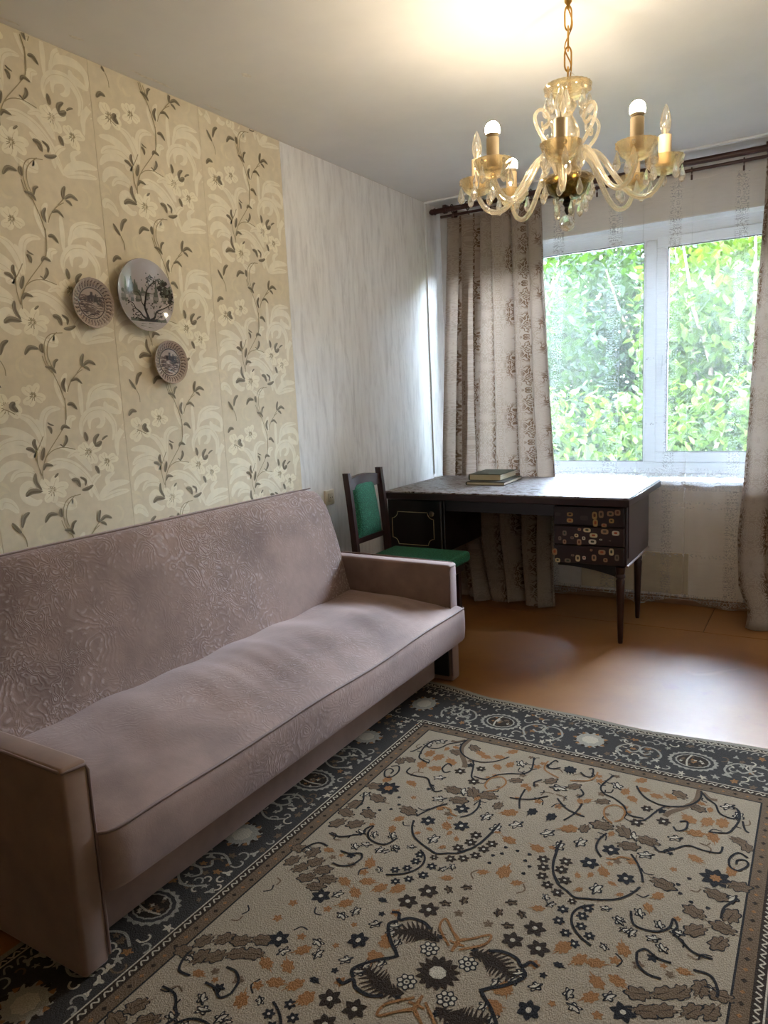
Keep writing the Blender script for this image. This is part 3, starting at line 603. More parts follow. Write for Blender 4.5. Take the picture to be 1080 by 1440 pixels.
pp.tube(top, .0035, 6); pp.build('piping', M_pipe, sofa, 60)
# seat cushion
def seat_pt(s, x):     # s 0..1 across width
    yl, yr = .9435, (2.795 if x < .862 else 2.862)
    y = yl + (yr - yl) * s
    z = .372 + .03 * sin(pi * min(1, max(0, (x - .30) / .62))) * (sin(pi * min(1, max(0, s))) ** .4) - .035 * max(0, (x - .6) / .3) ** 2
    z += .006 * (sin(9 * y + 5 * x) * .5 + sin(4 * y - 11 * x) * .5) + .004 * sin(23 * y + 3 * x) * (x < .8)
    z += .0016 * sin(60 * y + 25 * x + 3 * sin(7 * y)) * max(0, sin(pi * (x - .4) / .45)) * (.4 < x < .85)
    e = max(0, 1 - (y - yl) / .07); e2 = max(0, 1 - (2.862 - y) / .025)
    k = max(0, (x - .6) / .315)
    return Vector((x - k * (.028 * (1 - math.sqrt(1 - e * e)) + .012 * (1 - math.sqrt(1 - e2 * e2))), y, z))
xs = [.36, .40, .45, .5, .54, .58, .62, .66, .70, .74, .77, .80, .84, .861, .863, .88, .90, .91, .915]; NS = 160
mb = MB(); rows = [[seat_pt(j / NS, x) for j in range(NS + 1)] for x in xs]
front = rows[-1]
down = [[Vector((p.x + dx, p.y + (.004 if 0 else 0), p.z * (1 - f) + (.185 + .0 * p.y) * f)) for p in front] for dx, f in ((.008, .06), (.010, .3), (.010, .6), (.006, .9), (-.004, 1.0))]
allr = rows + down + [[Vector((.80, p.y, .178)) for p in front]]
mb.grid([list(r) for r in allr])
for side_ in (0, NS):
    loop = [r[side_] for r in allr]; cpt = Vector((.6, loop[0].y, .24))
    for a, b_ in zip(loop, loop[1:]): mb.face([a, b_, (a.x * .5 + .3, a.y, .19)][::-1] if side_ == 0 else [a, b_, (a.x * .5 + .3, a.y, .19)])
st_ = mb.build('seat', M_velS, sofa, 45)
pp = MB(); pp.tube([p + Vector((.004, 0, .001)) for p in front], .0042, 7)

pp.build('piping', M_pipe, sofa, 60)
b = MB(); b.box(.06, .80, .955, 2.785, .012, .185, 0, .01, 2); b.build('base', M_vel, sofa, 40)
b = MB(); b.box(.10, .865, 2.786, 2.797, .03, .18, 0); b.build('side_panel', M_black, sofa)
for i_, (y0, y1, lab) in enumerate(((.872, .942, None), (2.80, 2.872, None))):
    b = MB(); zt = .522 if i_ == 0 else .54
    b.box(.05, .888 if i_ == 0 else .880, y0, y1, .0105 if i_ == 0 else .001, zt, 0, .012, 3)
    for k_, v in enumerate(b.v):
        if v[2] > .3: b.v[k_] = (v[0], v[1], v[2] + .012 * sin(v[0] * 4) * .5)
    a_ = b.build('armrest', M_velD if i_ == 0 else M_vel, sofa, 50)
    pp = MB(); xf = (.888 if i_ == 0 else .880); yi = y1 if i_ == 0 else y0; yo = y0 if i_ == 0 else y1
    pth = [(.06, yo, zt - .003), (.4, yo, zt + .003), (xf - .02, yo, zt - .006), (xf - .004, yo + (.008 if i_ == 0 else -.008), zt - .012), (xf, (yi + yo) / 2, zt - .012), (xf, yi + (-.008 if i_ == 0 else .008), zt - .014), (xf - .002, yi, zt - .03), (xf - .001, yi, .25), (xf - .001, yi, .03)]
    pp.tube(pth, .004, 7); pp.build('piping', M_pipe, a_, 60)

# ================================================================== CHAIR
M_mahog = plain('dark_mahogany', srgb(44, 20, 18), .35, .25, 14, .05)
t = NT('green_tweed'); c = t.coord(); n = t.noise(c, 220, 2.0); w = t.noise(t.mapping(c, (1, 1, 3)), 130, 2.0)
t.pbr(t.ramp(t.math('ADD', t.math('MULTIPLY', n, .5), t.math('MULTIPLY', w, .5)), [(.38, srgb(8, 54, 38)), (.5, srgb(12, 86, 60)), (.64, srgb(48, 122, 90))]), .9, t.bump(t.math('ADD', n, w), .7, .003)); M_green = t.m
chair = empty('dining_chair', (.42, 3.215, 0), 'dark mahogany chair with green tweed back pad and seat, standing between sofa and desk', 'chair')
for y0 in (3.045, 3.36):
    b = MB(); 
    pts = [(.165, y0, 0), (.19, y0, .25), (.205, y0, .46), (.19, y0, .70), (.17, y0, .905)]
    P = []
    for (x, y, z) in catmull(pts, 4):
        w_ = .034; P.append([(x, y, z), (x + w_, y, z), (x + w_, y + .024, z), (x, y + .024, z)])
    b.grid(P, wrap_v=True); b.face(P[0][::-1]); b.face(P[-1]); b.build('leg', M_mahog, chair, 30)
for y0 in (3.03, 3.37):
    b = MB(); b.box(.62, .652, y0, y0 + .028, .002, .40, 0, .003); b.build('leg', M_mahog, chair)
b = MB(); P = []
for i in range(13):
    y = 3.069 + (3.36 - 3.069) * i / 12; zt = .872 + .016 * sin(pi * i / 12)
    P.append([(.176, y, .815), (.198, y, .815), (.196, y, zt), (.172, y, zt)])
b.grid(P, wrap_v=True); b.face(P[0]); b.face(P[-1][::-1]); b.build('top_rail', M_mahog, chair, 30)
b = MB(); b.box(.195, .213, 3.069, 3.36, .53, .56, 0, .003); b.build('back_rail', M_mahog, chair)
b = MB(); P = []
for i in range(13):
    z = .565 + (.868 - .565) * i / 12
    row = []
    for j in range(13):
        y = 3.092 + (3.318 - 3.092) * j / 12; ex = min(i, 12 - i, 2) / 2; ey = min(j, 12 - j, 2) / 2; bul = .018 * math.sqrt(max(0, min(1, ex))) * math.sqrt(max(0, min(1, ey))) + .012 * sin(pi * i / 12) * sin(pi * j / 12)
        row.append((.222 - .045 * (z - .565) / .3 + bul, y, z))
    P.append(row)
b.grid(P); edge = [r for r in P]
back_ = [[(p[0] * 0 + .212 - .045 * (p[2] - .565) / .3, p[1], p[2]) for p in r] for r in P]; b.grid([r[::-1] for r in back_])
for r1, r2 in ((P[0], back_[0]), (P[-1], back_[-1])): b.grid([r1, r2])
b.grid([[r[0] for r in P], [r[0] for r in back_]]); b.grid([[r[-1] for r in P], [r[-1] for r in back_]])
b.build('back_pad', M_green, chair, 50)
b = MB(); b.box(.215, .672, 3.04, 3.392, .36, .41, 0, .004); b.build('seat_frame', M_mahog, chair)
b = MB(); b.box(.235, .70, 3.005, 3.425, .408, .458, 0, .02, 3)
for k_, v in enumerate(b.v):
    if v[2] > .44: b.v[k_] = (v[0], v[1], v[2] + .006)
b.build('seat', M_green, chair, 50)

# ================================================================== DESK
M_desk = plain('dark_desk_wood', srgb(34, 15, 15), .32, .3, 10, .05); M_deskb = plain('black_brown_lacquer', srgb(14, 9, 10), .3, .2, 8, .03)
M_inlay = plain('brass_inlay', srgb(196, 180, 140), .35, .05, 5, Metallic=.6)
t = NT('marbled_desk_film'); c = t.coord(); sc_ = t.mapping(c, (1, 2.0, 1))
n = t.noise(sc_, 15, 6.0, .75, 1.5); v = t.voro(t.node('ShaderNodeVectorMath', {0: sc_, 1: t.node('ShaderNodeTexNoise', {'Vector': c, 'Scale': 30.0}).outputs[1]}, operation='ADD').outputs[0], 16, 'DISTANCE_TO_EDGE')
col = t.ramp(n, [(.34, srgb(40, 28, 22)), (.43, srgb(92, 78, 72)), (.5, srgb(152, 147, 146)), (.62, srgb(156, 157, 162)), (.7, srgb(74, 80, 104))])
t.pbr(col, .35, None, Specular_IOR_Level=.06); M_top = t.m
desk = empty('writing_desk', (.78, 3.86, 0), 'dark two-pedestal writing desk with a pale marbled top, standing before the drapes', 'desk')
b = MB(); b.box(.118, 1.482, 3.525, 4.30, .706, .742, 0, .003, 1); b.build('desk_top', M_desk, desk, 40)
b = MB(); b.box(.12, 1.48, 3.528, 4.298, .7421, .7505, 0, .004, 2); b.build('marbled_sheet', M_top, desk, 40)
b = MB(); b.box(.46, 1.085, 3.62, 3.635, .632, .706, 0, .002); b.build('apron', M_deskb, desk)
b = MB(); b.box(.46, 1.085, 4.085, 4.10, .66, .706, 0, .002); b.build('back_rail', M_deskb, desk)
for nm, x0, x1 in (('pedestal', .088, .455), ('pedestal', 1.085, 1.452)):
    b = MB(); b.box(x0, x1, 3.615, 4.12, .392, .706, 0, .003); p_ = b.build('pedestal', M_desk if x0 > 1 else M_deskb, desk)
    if x0 > 1:
        for i_, (z0, z1) in enumerate(((.594, .690), (.494, .588), (.397, .488))):
            b = MB(); b.box(x0 + .006, x1 - .010, 3.597, 3.615, z0, z1, 0, .003, 1); dr = b.build('drawer', M_desk, desk, 30)
            DRW = globals().setdefault('DRAWERS', []); DRW.append((z0, z1, dr))
        b = MB(); b.box(x1, x1 + .004, 3.64, 4.105, .43, .69, 0, .001); b.build('side_veneer', M_desk, desk)
        b = MB(); b.box(x1 - .001, x1 + .006, 3.615, 4.12, .388, .398, 0, .001); b.build('edge_strip', plain('worn_edge', srgb(120, 96, 86), .4), desk)
    else:
        b = MB(); b.box(x0 + .008, x1 - .012, 3.598, 3.615, .405, .690, 0, .004, 1); do = b.build('door', M_deskb, desk, 30)
        def notched(x0, x1, z0, z1, r):
            pts = []
            for (cx, cz, a0) in ((x0, z0, 0), (x0, z1, -90), (x1, z1, 180), (x1, z0, 90)):
                for k_ in range(7):
                    a = radians(a0 + 90 * k_ / 6); pts.append((cx + r * cos(a), 3.5965, cz + r * sin(a)))
            return pts
        b = MB(); b.tube(notched(.125, .395, .432, .622, .038), .0018, 5, closed=True); b.build('inlay', M_inlay, do)
        b = MB(); b.lathe([(.001, 0), (.013, 0), (.016, .006), (.010, .014), (.0, .016)], n=16, M=Matrix.Translation((.386, 3.598, .617)) @ Matrix.Rotation(pi / 2, 4, 'X')); b.build('knob', plain('dark_brass', srgb(120, 110, 96), .3, Metallic=.8), do, 40)
lp = [(.001, 0.0), (.011, 0.0), (.0125, .01), (.0165, .15), (.021, .30), (.0225, .325), (.019, .33), (.019, .336), (.0235, .34), (.0235, .352), (.020, .358), (.022, .366), (.024, .392)]
for (x, y) in ((1.425, 3.60), (1.412, 4.05), (.118, 3.64), (.118, 4.05)):
    b = MB(); b.lathe(lp, (x, y, .001), 20); b.build('leg', M_mahog, desk, 40)
for (y, x0, x1) in ((3.63, 1.10, 1.41), (4.05, 1.10, 1.40), (3.66, .135, .44)):
    b = MB(); P = []
    for i in range(13):
        f = i / 12; x = x0 + (x1 - x0) * f; dz = .018 + .045 * (f ** 2.2 if x0 > 1 else (1 - f) ** 2.2); P.append([(x, y, .392), (x, y + .02, .392), (x, y + .02, .392 - dz), (x, y, .392 - dz)])
    b.grid(P, wrap_v=True); b.face(P[0]); b.face(P[-1][::-1]); b.build('bracket', M_deskb, desk, 30)
# fruit-style stickers on the drawers: (crop px) x, y, w, h, tone
STK = [(1.1106,0.647,0.031,0.018,5),(1.1741,0.6482,0.0315,0.0203,0),(1.1738,0.6166,0.0335,0.0214,0),(1.2458,0.6327,0.0398,0.0252,5),(1.2987,0.6476,0.0255,0.0375,0),(1.3309,0.6549,0.0252,0.0358,1),(1.3025,0.6102,0.0245,0.0376,0),(1.3762,0.6594,0.0335,0.0257,1),(1.411,0.6662,0.0275,0.0294,1),(1.3815,0.624,0.0249,0.0228,0),(1.3454,0.5999,0.0271,0.0189,1),(1.1457,0.5497,0.0216,0.0268,4),(1.1453,0.5048,0.0185,0.0238,1),(1.1207,0.5214,0.0155,0.0207,4),(1.222,0.5733,0.0171,0.0142,1),(1.2605,0.5713,0.0378,0.0212,2),(1.2067,0.5409,0.0202,0.0174,2),(1.2438,0.5288,0.017,0.0173,3),(1.2935,0.5459,0.0394,0.0222,2),(1.2875,0.5132,0.0386,0.0243,3),(1.2206,0.507,0.0232,0.0317,1),(1.3483,0.5681,0.0378,0.026,1),(1.4022,0.5632,0.0363,0.0238,3),(1.3293,0.5269,0.0146,0.007,3),(1.1848,0.5278,0.0183,0.0144,4),(1.374,0.5237,0.0106,0.005,4),(1.0928,0.4494,0.0262,0.0345,1),(1.108,0.405,0.0272,0.022,2),(1.1867,0.4369,0.0174,0.0114,4),(1.2131,0.4233,0.0243,0.034,2),(1.2454,0.4278,0.0171,0.0185,3),(1.1609,0.407,0.0329,0.0218,4),(1.2815,0.4702,0.0129,0.0122,1),(1.2952,0.4315,0.0238,0.0336,1),(1.3346,0.4623,0.0362,0.0252,1),(1.3813,0.4671,0.0241,0.0361,2),(1.3522,0.4237,0.0214,0.0202,1),(1.4082,0.44,0.022,0.033,4)]
tones = [srgb(170, 140, 88), srgb(150, 120, 92), srgb(190, 176, 140), srgb(196, 190, 176), srgb(110, 96, 84), srgb(60, 46, 48)]
SM = [plain('sticker_paper', c_, .45, .1, 40) for c_ in tones]; SI = [plain('sticker_print', c_, .5) for c_ in (srgb(96, 52, 34), srgb(70, 62, 54), srgb(150, 70, 40), srgb(50, 60, 50))]
for i_, (x, z, w_, h_, tn) in enumerate(STK):
    for (z0, z1, dr) in DRAWERS:
        if z0 - .004 <= z <= z1 + .004: break
    n_ = 14; ring = []
    for k_ in range(n_):
        a = 2 * pi * k_ / n_; sx_, sz_ = cos(a), sin(a); pw = .6
        ring.append((w_ / 2 * math.copysign(abs(sx_) ** pw, sx_), h_ / 2 * math.copysign(abs(sz_) ** pw, sz_)))
    b = MB(); yy = 3.5968
    b.face([(x + a, yy, z + c_) for a, c_ in ring][::-1], 0)
    b.grid([[(x + a, yy, z + c_) for a, c_ in ring], [(x + a, yy + .001, z + c_) for a, c_ in ring]], 0, wrap_v=True)
    if tn < 5: b.face([(x + a * .45, yy - .0002, z + c_ * .45 + .001) for a, c_ in ring][::-1], 1)
    b.build('sticker', [SM[tn], SI[i_ % 4]], dr)

# ---- books
M_cov = plain('grey_green_cloth', srgb(84, 90, 76), .7, .08, 60, .1); M_cov2 = plain('olive_cloth', srgb(64, 62, 52), .7, .08, 60, .1); 
t = NT('page_block'); c = t.coord(); n = t.noise(t.mapping(c, (1, 1, 60)), 14, 2.0)
t.pbr(t.mix(n, srgb(176, 160, 120), srgb(226, 218, 196)), .8); M_page = t.m
def book(x0, y0, w_, d_, z, th, rot, cov, label):
    r = empty('book', (x0 + w_ / 2, y0 + d_ / 2, z), label, 'book', 'books lying on the desk'); 
    T_ = Matrix.Translation((x0 + w_ / 2, y0 + d_ / 2, z)) @ Matrix.Rotation(rot, 4, 'Z')
    b = MB(); hw, hd = w_ / 2, d_ / 2
    b.box(-hw, hw, -hd, hd, 0, .0028, 0, .001, 1, T_); b.box(-hw, hw, -hd, hd, th - .0028, th, 0, .001, 1, T_)
    P = []
    for i in range(7):
        a = pi / 2 + pi * i / 6; P.append([T_ @ Vector((-hw + .002 + .006 * cos(a), y, th / 2 + th / 2 * sin(a))) for y in (-hd, hd)])
    b.grid(P); b.build('cover', cov, r, 40)
    b = MB(); b.box(-hw + .003, hw - .006, -hd + .005, hd - .005, .0029, th - .0029, 0, .0, 1, T_); b.build('pages', M_page, r)
book(.478, 3.855, .235, .325, .7507, .019, .05, M_cov2, 'thin olive book lying flat on the marbled desk top, beneath the thicker book')
book(.468, 3.925, .200, .270, .7699, .036, .03, M_cov, 'thick grey-green book lying flat on top of the thinner olive book')

# ---- wall socket
so = empty('wall_socket', (0.002, 3.145, .765), 'small white square wall socket on the plain wallpaper above the sofa corner', 'socket')
b = MB(); b.box(.0008, .016, 3.105, 3.185, .725, .805, 0, .004, 2); b.build('plate', plain('ivory_plastic', srgb(214, 208, 190), .4, .04), so, 40)
b = MB(); b.box(.016, .022, 3.122, 3.168, .742, .788, 0, .003, 2); b.build('insert', plain('ivory_plastic2', srgb(200, 192, 172), .4, .04), so, 40)
b = MB()
for y in (3.136, 3.154): b.lathe([(.0, 0), (.003, 0)], (.0225, y, .765), 10, M=Matrix.Rotation(pi / 2, 4, 'Y'))
b.build('hole', M_black, so)

# ================================================================== CURTAINS
t = NT('damask_drape'); uv = t.coord('UV'); su = t.node('ShaderNodeSeparateXYZ', {0: uv})
U, V = su.outputs['X'], su.outputs['Y']
dn = t.node('ShaderNodeTexNoise', {'Vector': uv, 'Scale': 7.0, 'Detail': 2.0})
uvd = t.node('ShaderNodeVectorMath', {0: uv, 1: t.node('ShaderNodeVectorMath', {0: dn.outputs[1], 'Scale': .05}, operation='SCALE').outputs[0]}, operation='ADD').outputs[0]
colm = t.math('COSINE', t.math('MULTIPLY', U, 2 * pi / .17)); colm = t.ramp1(colm, -.4, .5)
pp_ = t.node('ShaderNodeCombineXYZ', {0: t.math('PINGPONG', U, .085), 1: t.math('PINGPONG', V, .16), 2: t.math('MULTIPLY', t.math('FLOOR', t.math('DIVIDE', U, .17)), 3.3)}).outputs[0]
orn = t.math('SINE', t.math('MULTIPLY', t.noise(pp_, 26, 1.5, .5, .4), 46)); orn = t.ramp1(orn, -.4, .5)
dens = t.ramp1(t.noise(pp_, 9, 1.0), .36, .52)
pat = t.math('MULTIPLY', t.math('MULTIPLY', orn, dens), t.ramp1(colm, 0, 1, .28, 1.0))
wv = t.noise(t.mapping(uv, (1, 8, 1)), 60, 2.0)
col = t.mix(pat, t.mix(wv, srgb(158, 144, 132), srgb(190, 177, 166)), srgb(118, 90, 68))
df = t.node('ShaderNodeBsdfPrincipled', {'Base Color': col, 'Roughness': .5, 'Sheen Weight': .3, 'Specular IOR Level': .3, 'Normal': t.bump(t.math('ADD', pat, t.math('MULTIPLY', wv, .4)), .25, .001)})
tl = t.node('ShaderNodeBsdfTranslucent', {'Color': t.mix(pat, srgb(204, 194, 184), srgb(132, 112, 94))})
M_drape = t.done(t.mixsh(.42, df, tl))
t = NT('white_tulle'); uv = t.coord('UV'); su = t.node('ShaderNodeSeparateXYZ', {0: uv}); U, V = su.outputs['X'], su.outputs['Y']
def band(z0, z1, s_=.004): return t.math('MULTIPLY', t.ramp1(V, z0 - s_, z0), t.ramp1(V, z1 + s_, z1))
lace = t.ramp1(t.voro(uv, 95, 'F1'), .42, .24); lace2 = t.ramp1(t.math('SINE', t.math('MULTIPLY', t.noise(t.node('ShaderNodeCombineXYZ', {0: t.math('PINGPONG', U, .05), 1: V}).outputs[0], 40, 1.5), 40)), .0, .6)
fac = t.math('ADD', .11, 0.0)
for z0, z1, w_, l_ in ((.752, .80, .55, lace), (.68, .735, .38, lace2), (.60, .612, .35, lace), (.575, .583, .3, lace), (.295, .312, .4, lace), (.02, .075, .2, lace2), (1.42, 1.43, .15, lace), (1.05, 1.06, .18, lace), (.0, .012, .3, 1.0)):
    fac = t.math('ADD', fac, t.math('MULTIPLY', band(z0, z1), t.math('MULTIPLY', l_, w_)))
gar = t.math('MULTIPLY', t.ramp1(t.math('COSINE', t.math('MULTIPLY', U, 2 * pi / .33)), .72, .86), lace2); fac = t.math('ADD', fac, t.math('MULTIPLY', gar, .15))
wx = t.math('MULTIPLY', t.ramp1(t.noise(t.mapping(uv, (1, 60, 1)), 9, 2.0), .45, .7), .10); fac = t.math('ADD', fac, wx)
tr = t.node('ShaderNodeBsdfTransparent'); df = t.node('ShaderNodeBsdfDiffuse', {'Color': (.86, .87, .89, 1)}); tl = t.node('ShaderNodeBsdfTranslucent', {'Color': (.86, .88, .93, 1)})
M_tulle = t.done(t.mixsh(fac, tr, t.mixsh(.24, df, tl)))

def lerp_pts(P, z):
    for (z0, a), (z1, b_) in zip(P, P[1:]):
        if z >= z1: return b_ + (a - b_) * (z - z1) / (z0 - z1)
    return P[-1][1]
def sheet(name, mat, nx, nz, ztop, zbot, XL, XR, Y, fold, label, cat, group=None, uscale=1.5, hem=None, thick=None, keep=False):
    mb = MB(); P = []; uvs = []
    for i in range(nx + 1):
        s = i / nx; row = []
        for j in range(nz + 1):
            f = j / nz; zt = ztop(s) if callable(ztop) else ztop; zb = zbot(s) if callable(zbot) else zbot
            z = zt + (zb - zt) * f; xl, xr = lerp_pts(XL, z), lerp_pts(XR, z); y = lerp_pts(Y, z)
            dx, dy = fold(s, f); yy = y + dy
            if keep and z > .66: yy = max(yy, 4.308)   # hangs clear of the desk's back edge
            row.append((xl + (xr - xl) * s + dx, yy, z)); uvs.append((s * (XR[0][1] - XL[0][1]) * uscale, z))
        P.append(row)
    mb.grid(P); mb.uv = uvs
    o = mb.build(name, mat)
    for p in o.data.polygons: p.use_smooth = True
    if thick:
        md = o.modifiers.new('thickness', 'SOLIDIFY'); md.thickness = thick; md.offset = 0
    tag(o, label, cat, group); return o
def fold_left(s, f):
    a = .022 + .012 * f; m_ = 1 / (1 + math.exp((s - (.44 - .22 * f)) * 60))
    ph = 2 * pi * ((6.2 + 0 * m_) * s + .25 * sin(5 * s + 1.2 * f)) + f * .6
    dy = -a * (abs(sin(ph / 2)) ** .7) * 1.7 + a + .012 * sin(17 * s + 2)
    big = 1 / (1 + math.exp(-(s - (.42 - .22 * f)) * 70)); dy -= .05 * big * (1 - .3 * s)   # the part that lies over
    dy += .035 * math.exp(-s * 30)
    dy += .01 * sin(3 * f * pi + s * 9) * f
    if f > .93: dy += .015 * sin(s * 21) * (f - .93) / .07
    return ((.016 * cos(ph) + .034 * m_ * sin(2 * pi * 11 * s + 1.5)) * (s > .02) * (s < .98), dy + .016 * m_ * cos(2 * pi * 11 * s))
YD = [(2.6, 4.455), (2.2, 4.44), (.76, 4.355), (.70, 4.34), (.35, 4.20), (0, 4.10)]
sheet('drape', M_drape, 300, 70, lambda s: 2.395 - .012 * abs(sin(s * 5.5 * pi)), lambda s: .004 + .012 * (sin(s * 13) > .3) * abs(sin(s * 13)), [(2.6, .15), (2.3, .155), (1.2, .125), (.76, .108), (.4, .20), (0, .34)], [(2.6, .755), (2.0, .775), (1.2, .825), (.76, .858), (.3, .90), (0, .935)], YD, fold_left,
      'taupe damask drape hanging over the white strip of wall, behind the books and the desk', 'curtain', 'damask drapes', 1.7, thick=.002, keep=True)
def fold_right(s, f):
    ph = 2 * pi * (3.6 * s + .2 * sin(4 * s + f)) + .4; a = .03
    return (.010 * cos(ph) * (s > .02), -a * (abs(sin(ph / 2)) ** .7) * 1.6 + a + .02 * sin(s * 9 + 3 * f))
dr2 = sheet('drape', M_drape, 150, 60, lambda s: 2.40 - .01 * abs(sin(s * 5.5 * pi)), lambda s: .004 + .02 * max(0, .1 - s) , [(2.6, 1.955), (2.2, 1.950), (1.6, 1.925), (.9, 1.905), (.45, 1.885), (.2, 1.905), (.08, 1.96), (0, 1.95)], [(2.6, 2.42), (1, 2.46), (0, 2.5)], [(2.6, 4.44), (2.2, 4.43), (.76, 4.345), (.35, 4.22), (.1, 4.12), (0, 4.07)], fold_right,
      'taupe damask drape falling to the floor beside the narrower right window pane', 'curtain', 'damask drapes', 1.6, thick=.002)
def fold_t(s, f):
    dx = 0; dy = .010 * sin(2 * pi * 7 * s + 1) + .006 * sin(2 * pi * 15 * s + f * 2)
    for c0, w0, am in ((.295, .022, .030), (.345, .014, .022), (.455, .018, .026), (.62, .02, .03), (.8, .02, .03)):
        g = math.exp(-((s - c0 - .012 * f * sin(c0 * 40)) / w0) ** 2); k_ = sin((s - c0) / w0 * 3.2); dx += -am * g * k_ * (.55 + .45 * f); dy += .02 * g * cos((s - c0) / w0 * 3.2)
    return (dx, dy)
tul = sheet('tulle_curtain', M_tulle, 320, 50, lambda s: 2.382 - .018 * abs(sin(s * pi * 9.0 + .55)) ** .8, lambda s: .03 + .022 * sin(s * 31), [(2.6, .52), (0, .50)], [(2.6, 2.88), (0, 2.9)], [(2.6, 4.50), (2.2, 4.49), (.76, 4.362), (.6, 4.362), (.3, 4.352), (0, 4.345)], fold_t,
      'sheer white tulle curtain with lace bands, veiling the whole window and low wall', 'curtain', None, 1.0)
# rod
M_rod = plain('dark_walnut_rod', srgb(62, 34, 28), .35, .2, 12)
rod = empty('curtain_rod', (1.5, 4.46, 2.44), 'dark brown wooden double curtain rod with rings, mounted under the ceiling above the window', 'curtain rod')
b = MB(); b.tube([(.045, 4.455, 2.447), (3.03, 4.455, 2.447)], .0165, 14); b.build('rod', M_rod, rod, 40)
b = MB(); b.tube([(.06, 4.50, 2.418), (3.03, 4.50, 2.418)], .009, 10); b.build('rod', M_rod, rod, 40)
b = MB(); b.lathe([(.0, -.035), (.010, -.03), (.018, -.018), (.019, -.008), (.012, 0), (.021, .004), (.021, .010), (.014, .014)], (.034, 4.455, 2.447), 16, M=Matrix.Rotation(pi / 2, 4, 'Y')); b.build('finial', M_rod, rod, 50)
for x in (.115, 1.96, 2.98):
    b = MB(); b.box(x - .012, x + .012, 4.44, 4.605, 2.462, 2.476, 0, .002); b.box(x - .016, x + .016, 4.594, 4.609, 2.40, 2.49, 0, .003); b.tube([(x - .01, 4.455, 2.447), (x + .01, 4.455, 2.447)], .024, 14); b.build('bracket', M_rod, rod, 40)
def ring_mb(R):
    b = MB(); b.tube([(0, R * cos(a * pi / 8), R * sin(a * pi / 8)) for a in range(16)], .0032, 6, closed=True); b.tube([(0, 0, -R), (0, 0, -R - .012)], .0025, 6); b.box(-.005, .005, -.004, .004, -R - .036, -R - .010, 0, .001); return b
r0 = None
for i_, x in enumerate([.165 + k * .105 for k in range(6)] + [1.98 + k * .085 for k in range(6)]):
    if r0 is None: r0 = ring_mb(.024).build('ring', M_rod, rod, 40, local=True); o = r0
    else: o = clone(r0, 'ring', rod)
    o.location = (x - 1.5, 4.455 - 4.46, 2.447 - 2.44); o.rotation_euler = (0, 0, .15 * sin(i_ * 5))
r1 = None
for i_, k in enumerate(range(10)):
    x = .56 + k * .2565 - .0
    if r1 is None: r1 = ring_mb(.014).build('hook', M_rod, rod, 40, local=True); o = r1
    else: o = clone(r1, 'hook', rod)
    o.location = (x - 1.5, .04, 2.418 - 2.44)

# ================================================================== PLATES
M_porc = plain('grey_glazed_porcelain', srgb(168, 160, 160), .06, .03, 4, Coat_Weight=.8, Coat_Roughness=.03)
PM = [M_porc] + [plain('glaze_' + n_, c_, .08, .1, 20, Coat_Weight=.8, Coat_Roughness=.03) for n_, c_ in (('black', srgb(36, 32, 32)), ('dim_green', srgb(92, 96, 88)), ('olive', srgb(120, 110, 62)), ('pale', srgb(186, 178, 176)), ('dusk', srgb(128, 124, 122)))]
def dish_x(r, R, rim, dep):
    q_ = min(1, r / R); return rim - dep * (1 - q_ ** 2.2)
big = MB(); BC = (2.000, 1.707); BR = .133
n_ = 64; P = []
for k_ in range(n_):
    a = 2 * pi * k_ / n_; P.append([(dish_x(r, BR, .040, .016), BC[0] + r * cos(a), BC[1] + r * sin(a)) for r in [BR * j / 14 for j in range(15)]] + [(.037, BC[0] + (BR + .001) * cos(a), BC[1] + (BR + .001) * sin(a)), (.004, BC[0] + BR * .62 * cos(a), BC[1] + BR * .62 * sin(a)), (.003, BC[0], BC[1])])
big.grid(P, 0, wrap_u=True)
d = Draw(big, lambda u, v, h: (dish_x(math.hypot(u, v) * BR, BR, .040, .016) + h, BC[0] + u * BR, BC[1] + v * BR), .00012, lambda u, v: u * u + v * v < .985)
rp_ = random.Random(5)
nrm = lambda x, y: ((x - 430) / 345, -(y - 590) / 440)
d.h = 1
for i in range(26):      # distant tree line either side
    x = rp_.choice((rp_.uniform(180, 470), rp_.uniform(540, 790))); y = rp_.uniform(470, 660); u, v = nrm(x, y)
    w_ = rp_.uniform(.04, .09); hh = rp_.uniform(.1, .26)
    d.h = 1 + (i % 3); d.tri([(u - w_, v - hh * .6), (u + w_, v - hh * .6), (u + w_ * .2, v + hh), (u - w_ * .2, v + hh)], 2 if x < 500 else (1 if x > 680 else 2))
for i in range(30):
    u = rp_.uniform(.55, .95); v = rp_.uniform(-.12, .42) ; d.h = 4; d.star((u, v), rp_.uniform(.05, .1), 1 if rp_.random() < .6 else 2, 7, .3, u * 9)
for i in range(34):
    u = rp_.uniform(-.85, .15); v = rp_.uniform(-.18, .12); d.h = 4; d.star((u, v), rp_.uniform(.04, .09), 2 if rp_.random() < .7 else 5, 7, .3, u * 9)
d.h = 5
for k in range(20):
    x = -1 + k * .1; d.tri([(x, -.02), (x + .1, -.02), (x + .1, -.11 - .02 * sin(k)), (x, -.11 - .02 * sin(k - 1))], 5 if k % 3 else 4)
for k in range(18):
    x = -.85 + k * .1; d.h = 6; d.tri([(x, -.66 - .02 * sin(k * 2)), (x + .1, -.66 - .02 * sin(k * 2 + 2)), (x + .1, -.74), (x, -.74)], 1 if 4 < k < 12 else 2)
d.h = 7
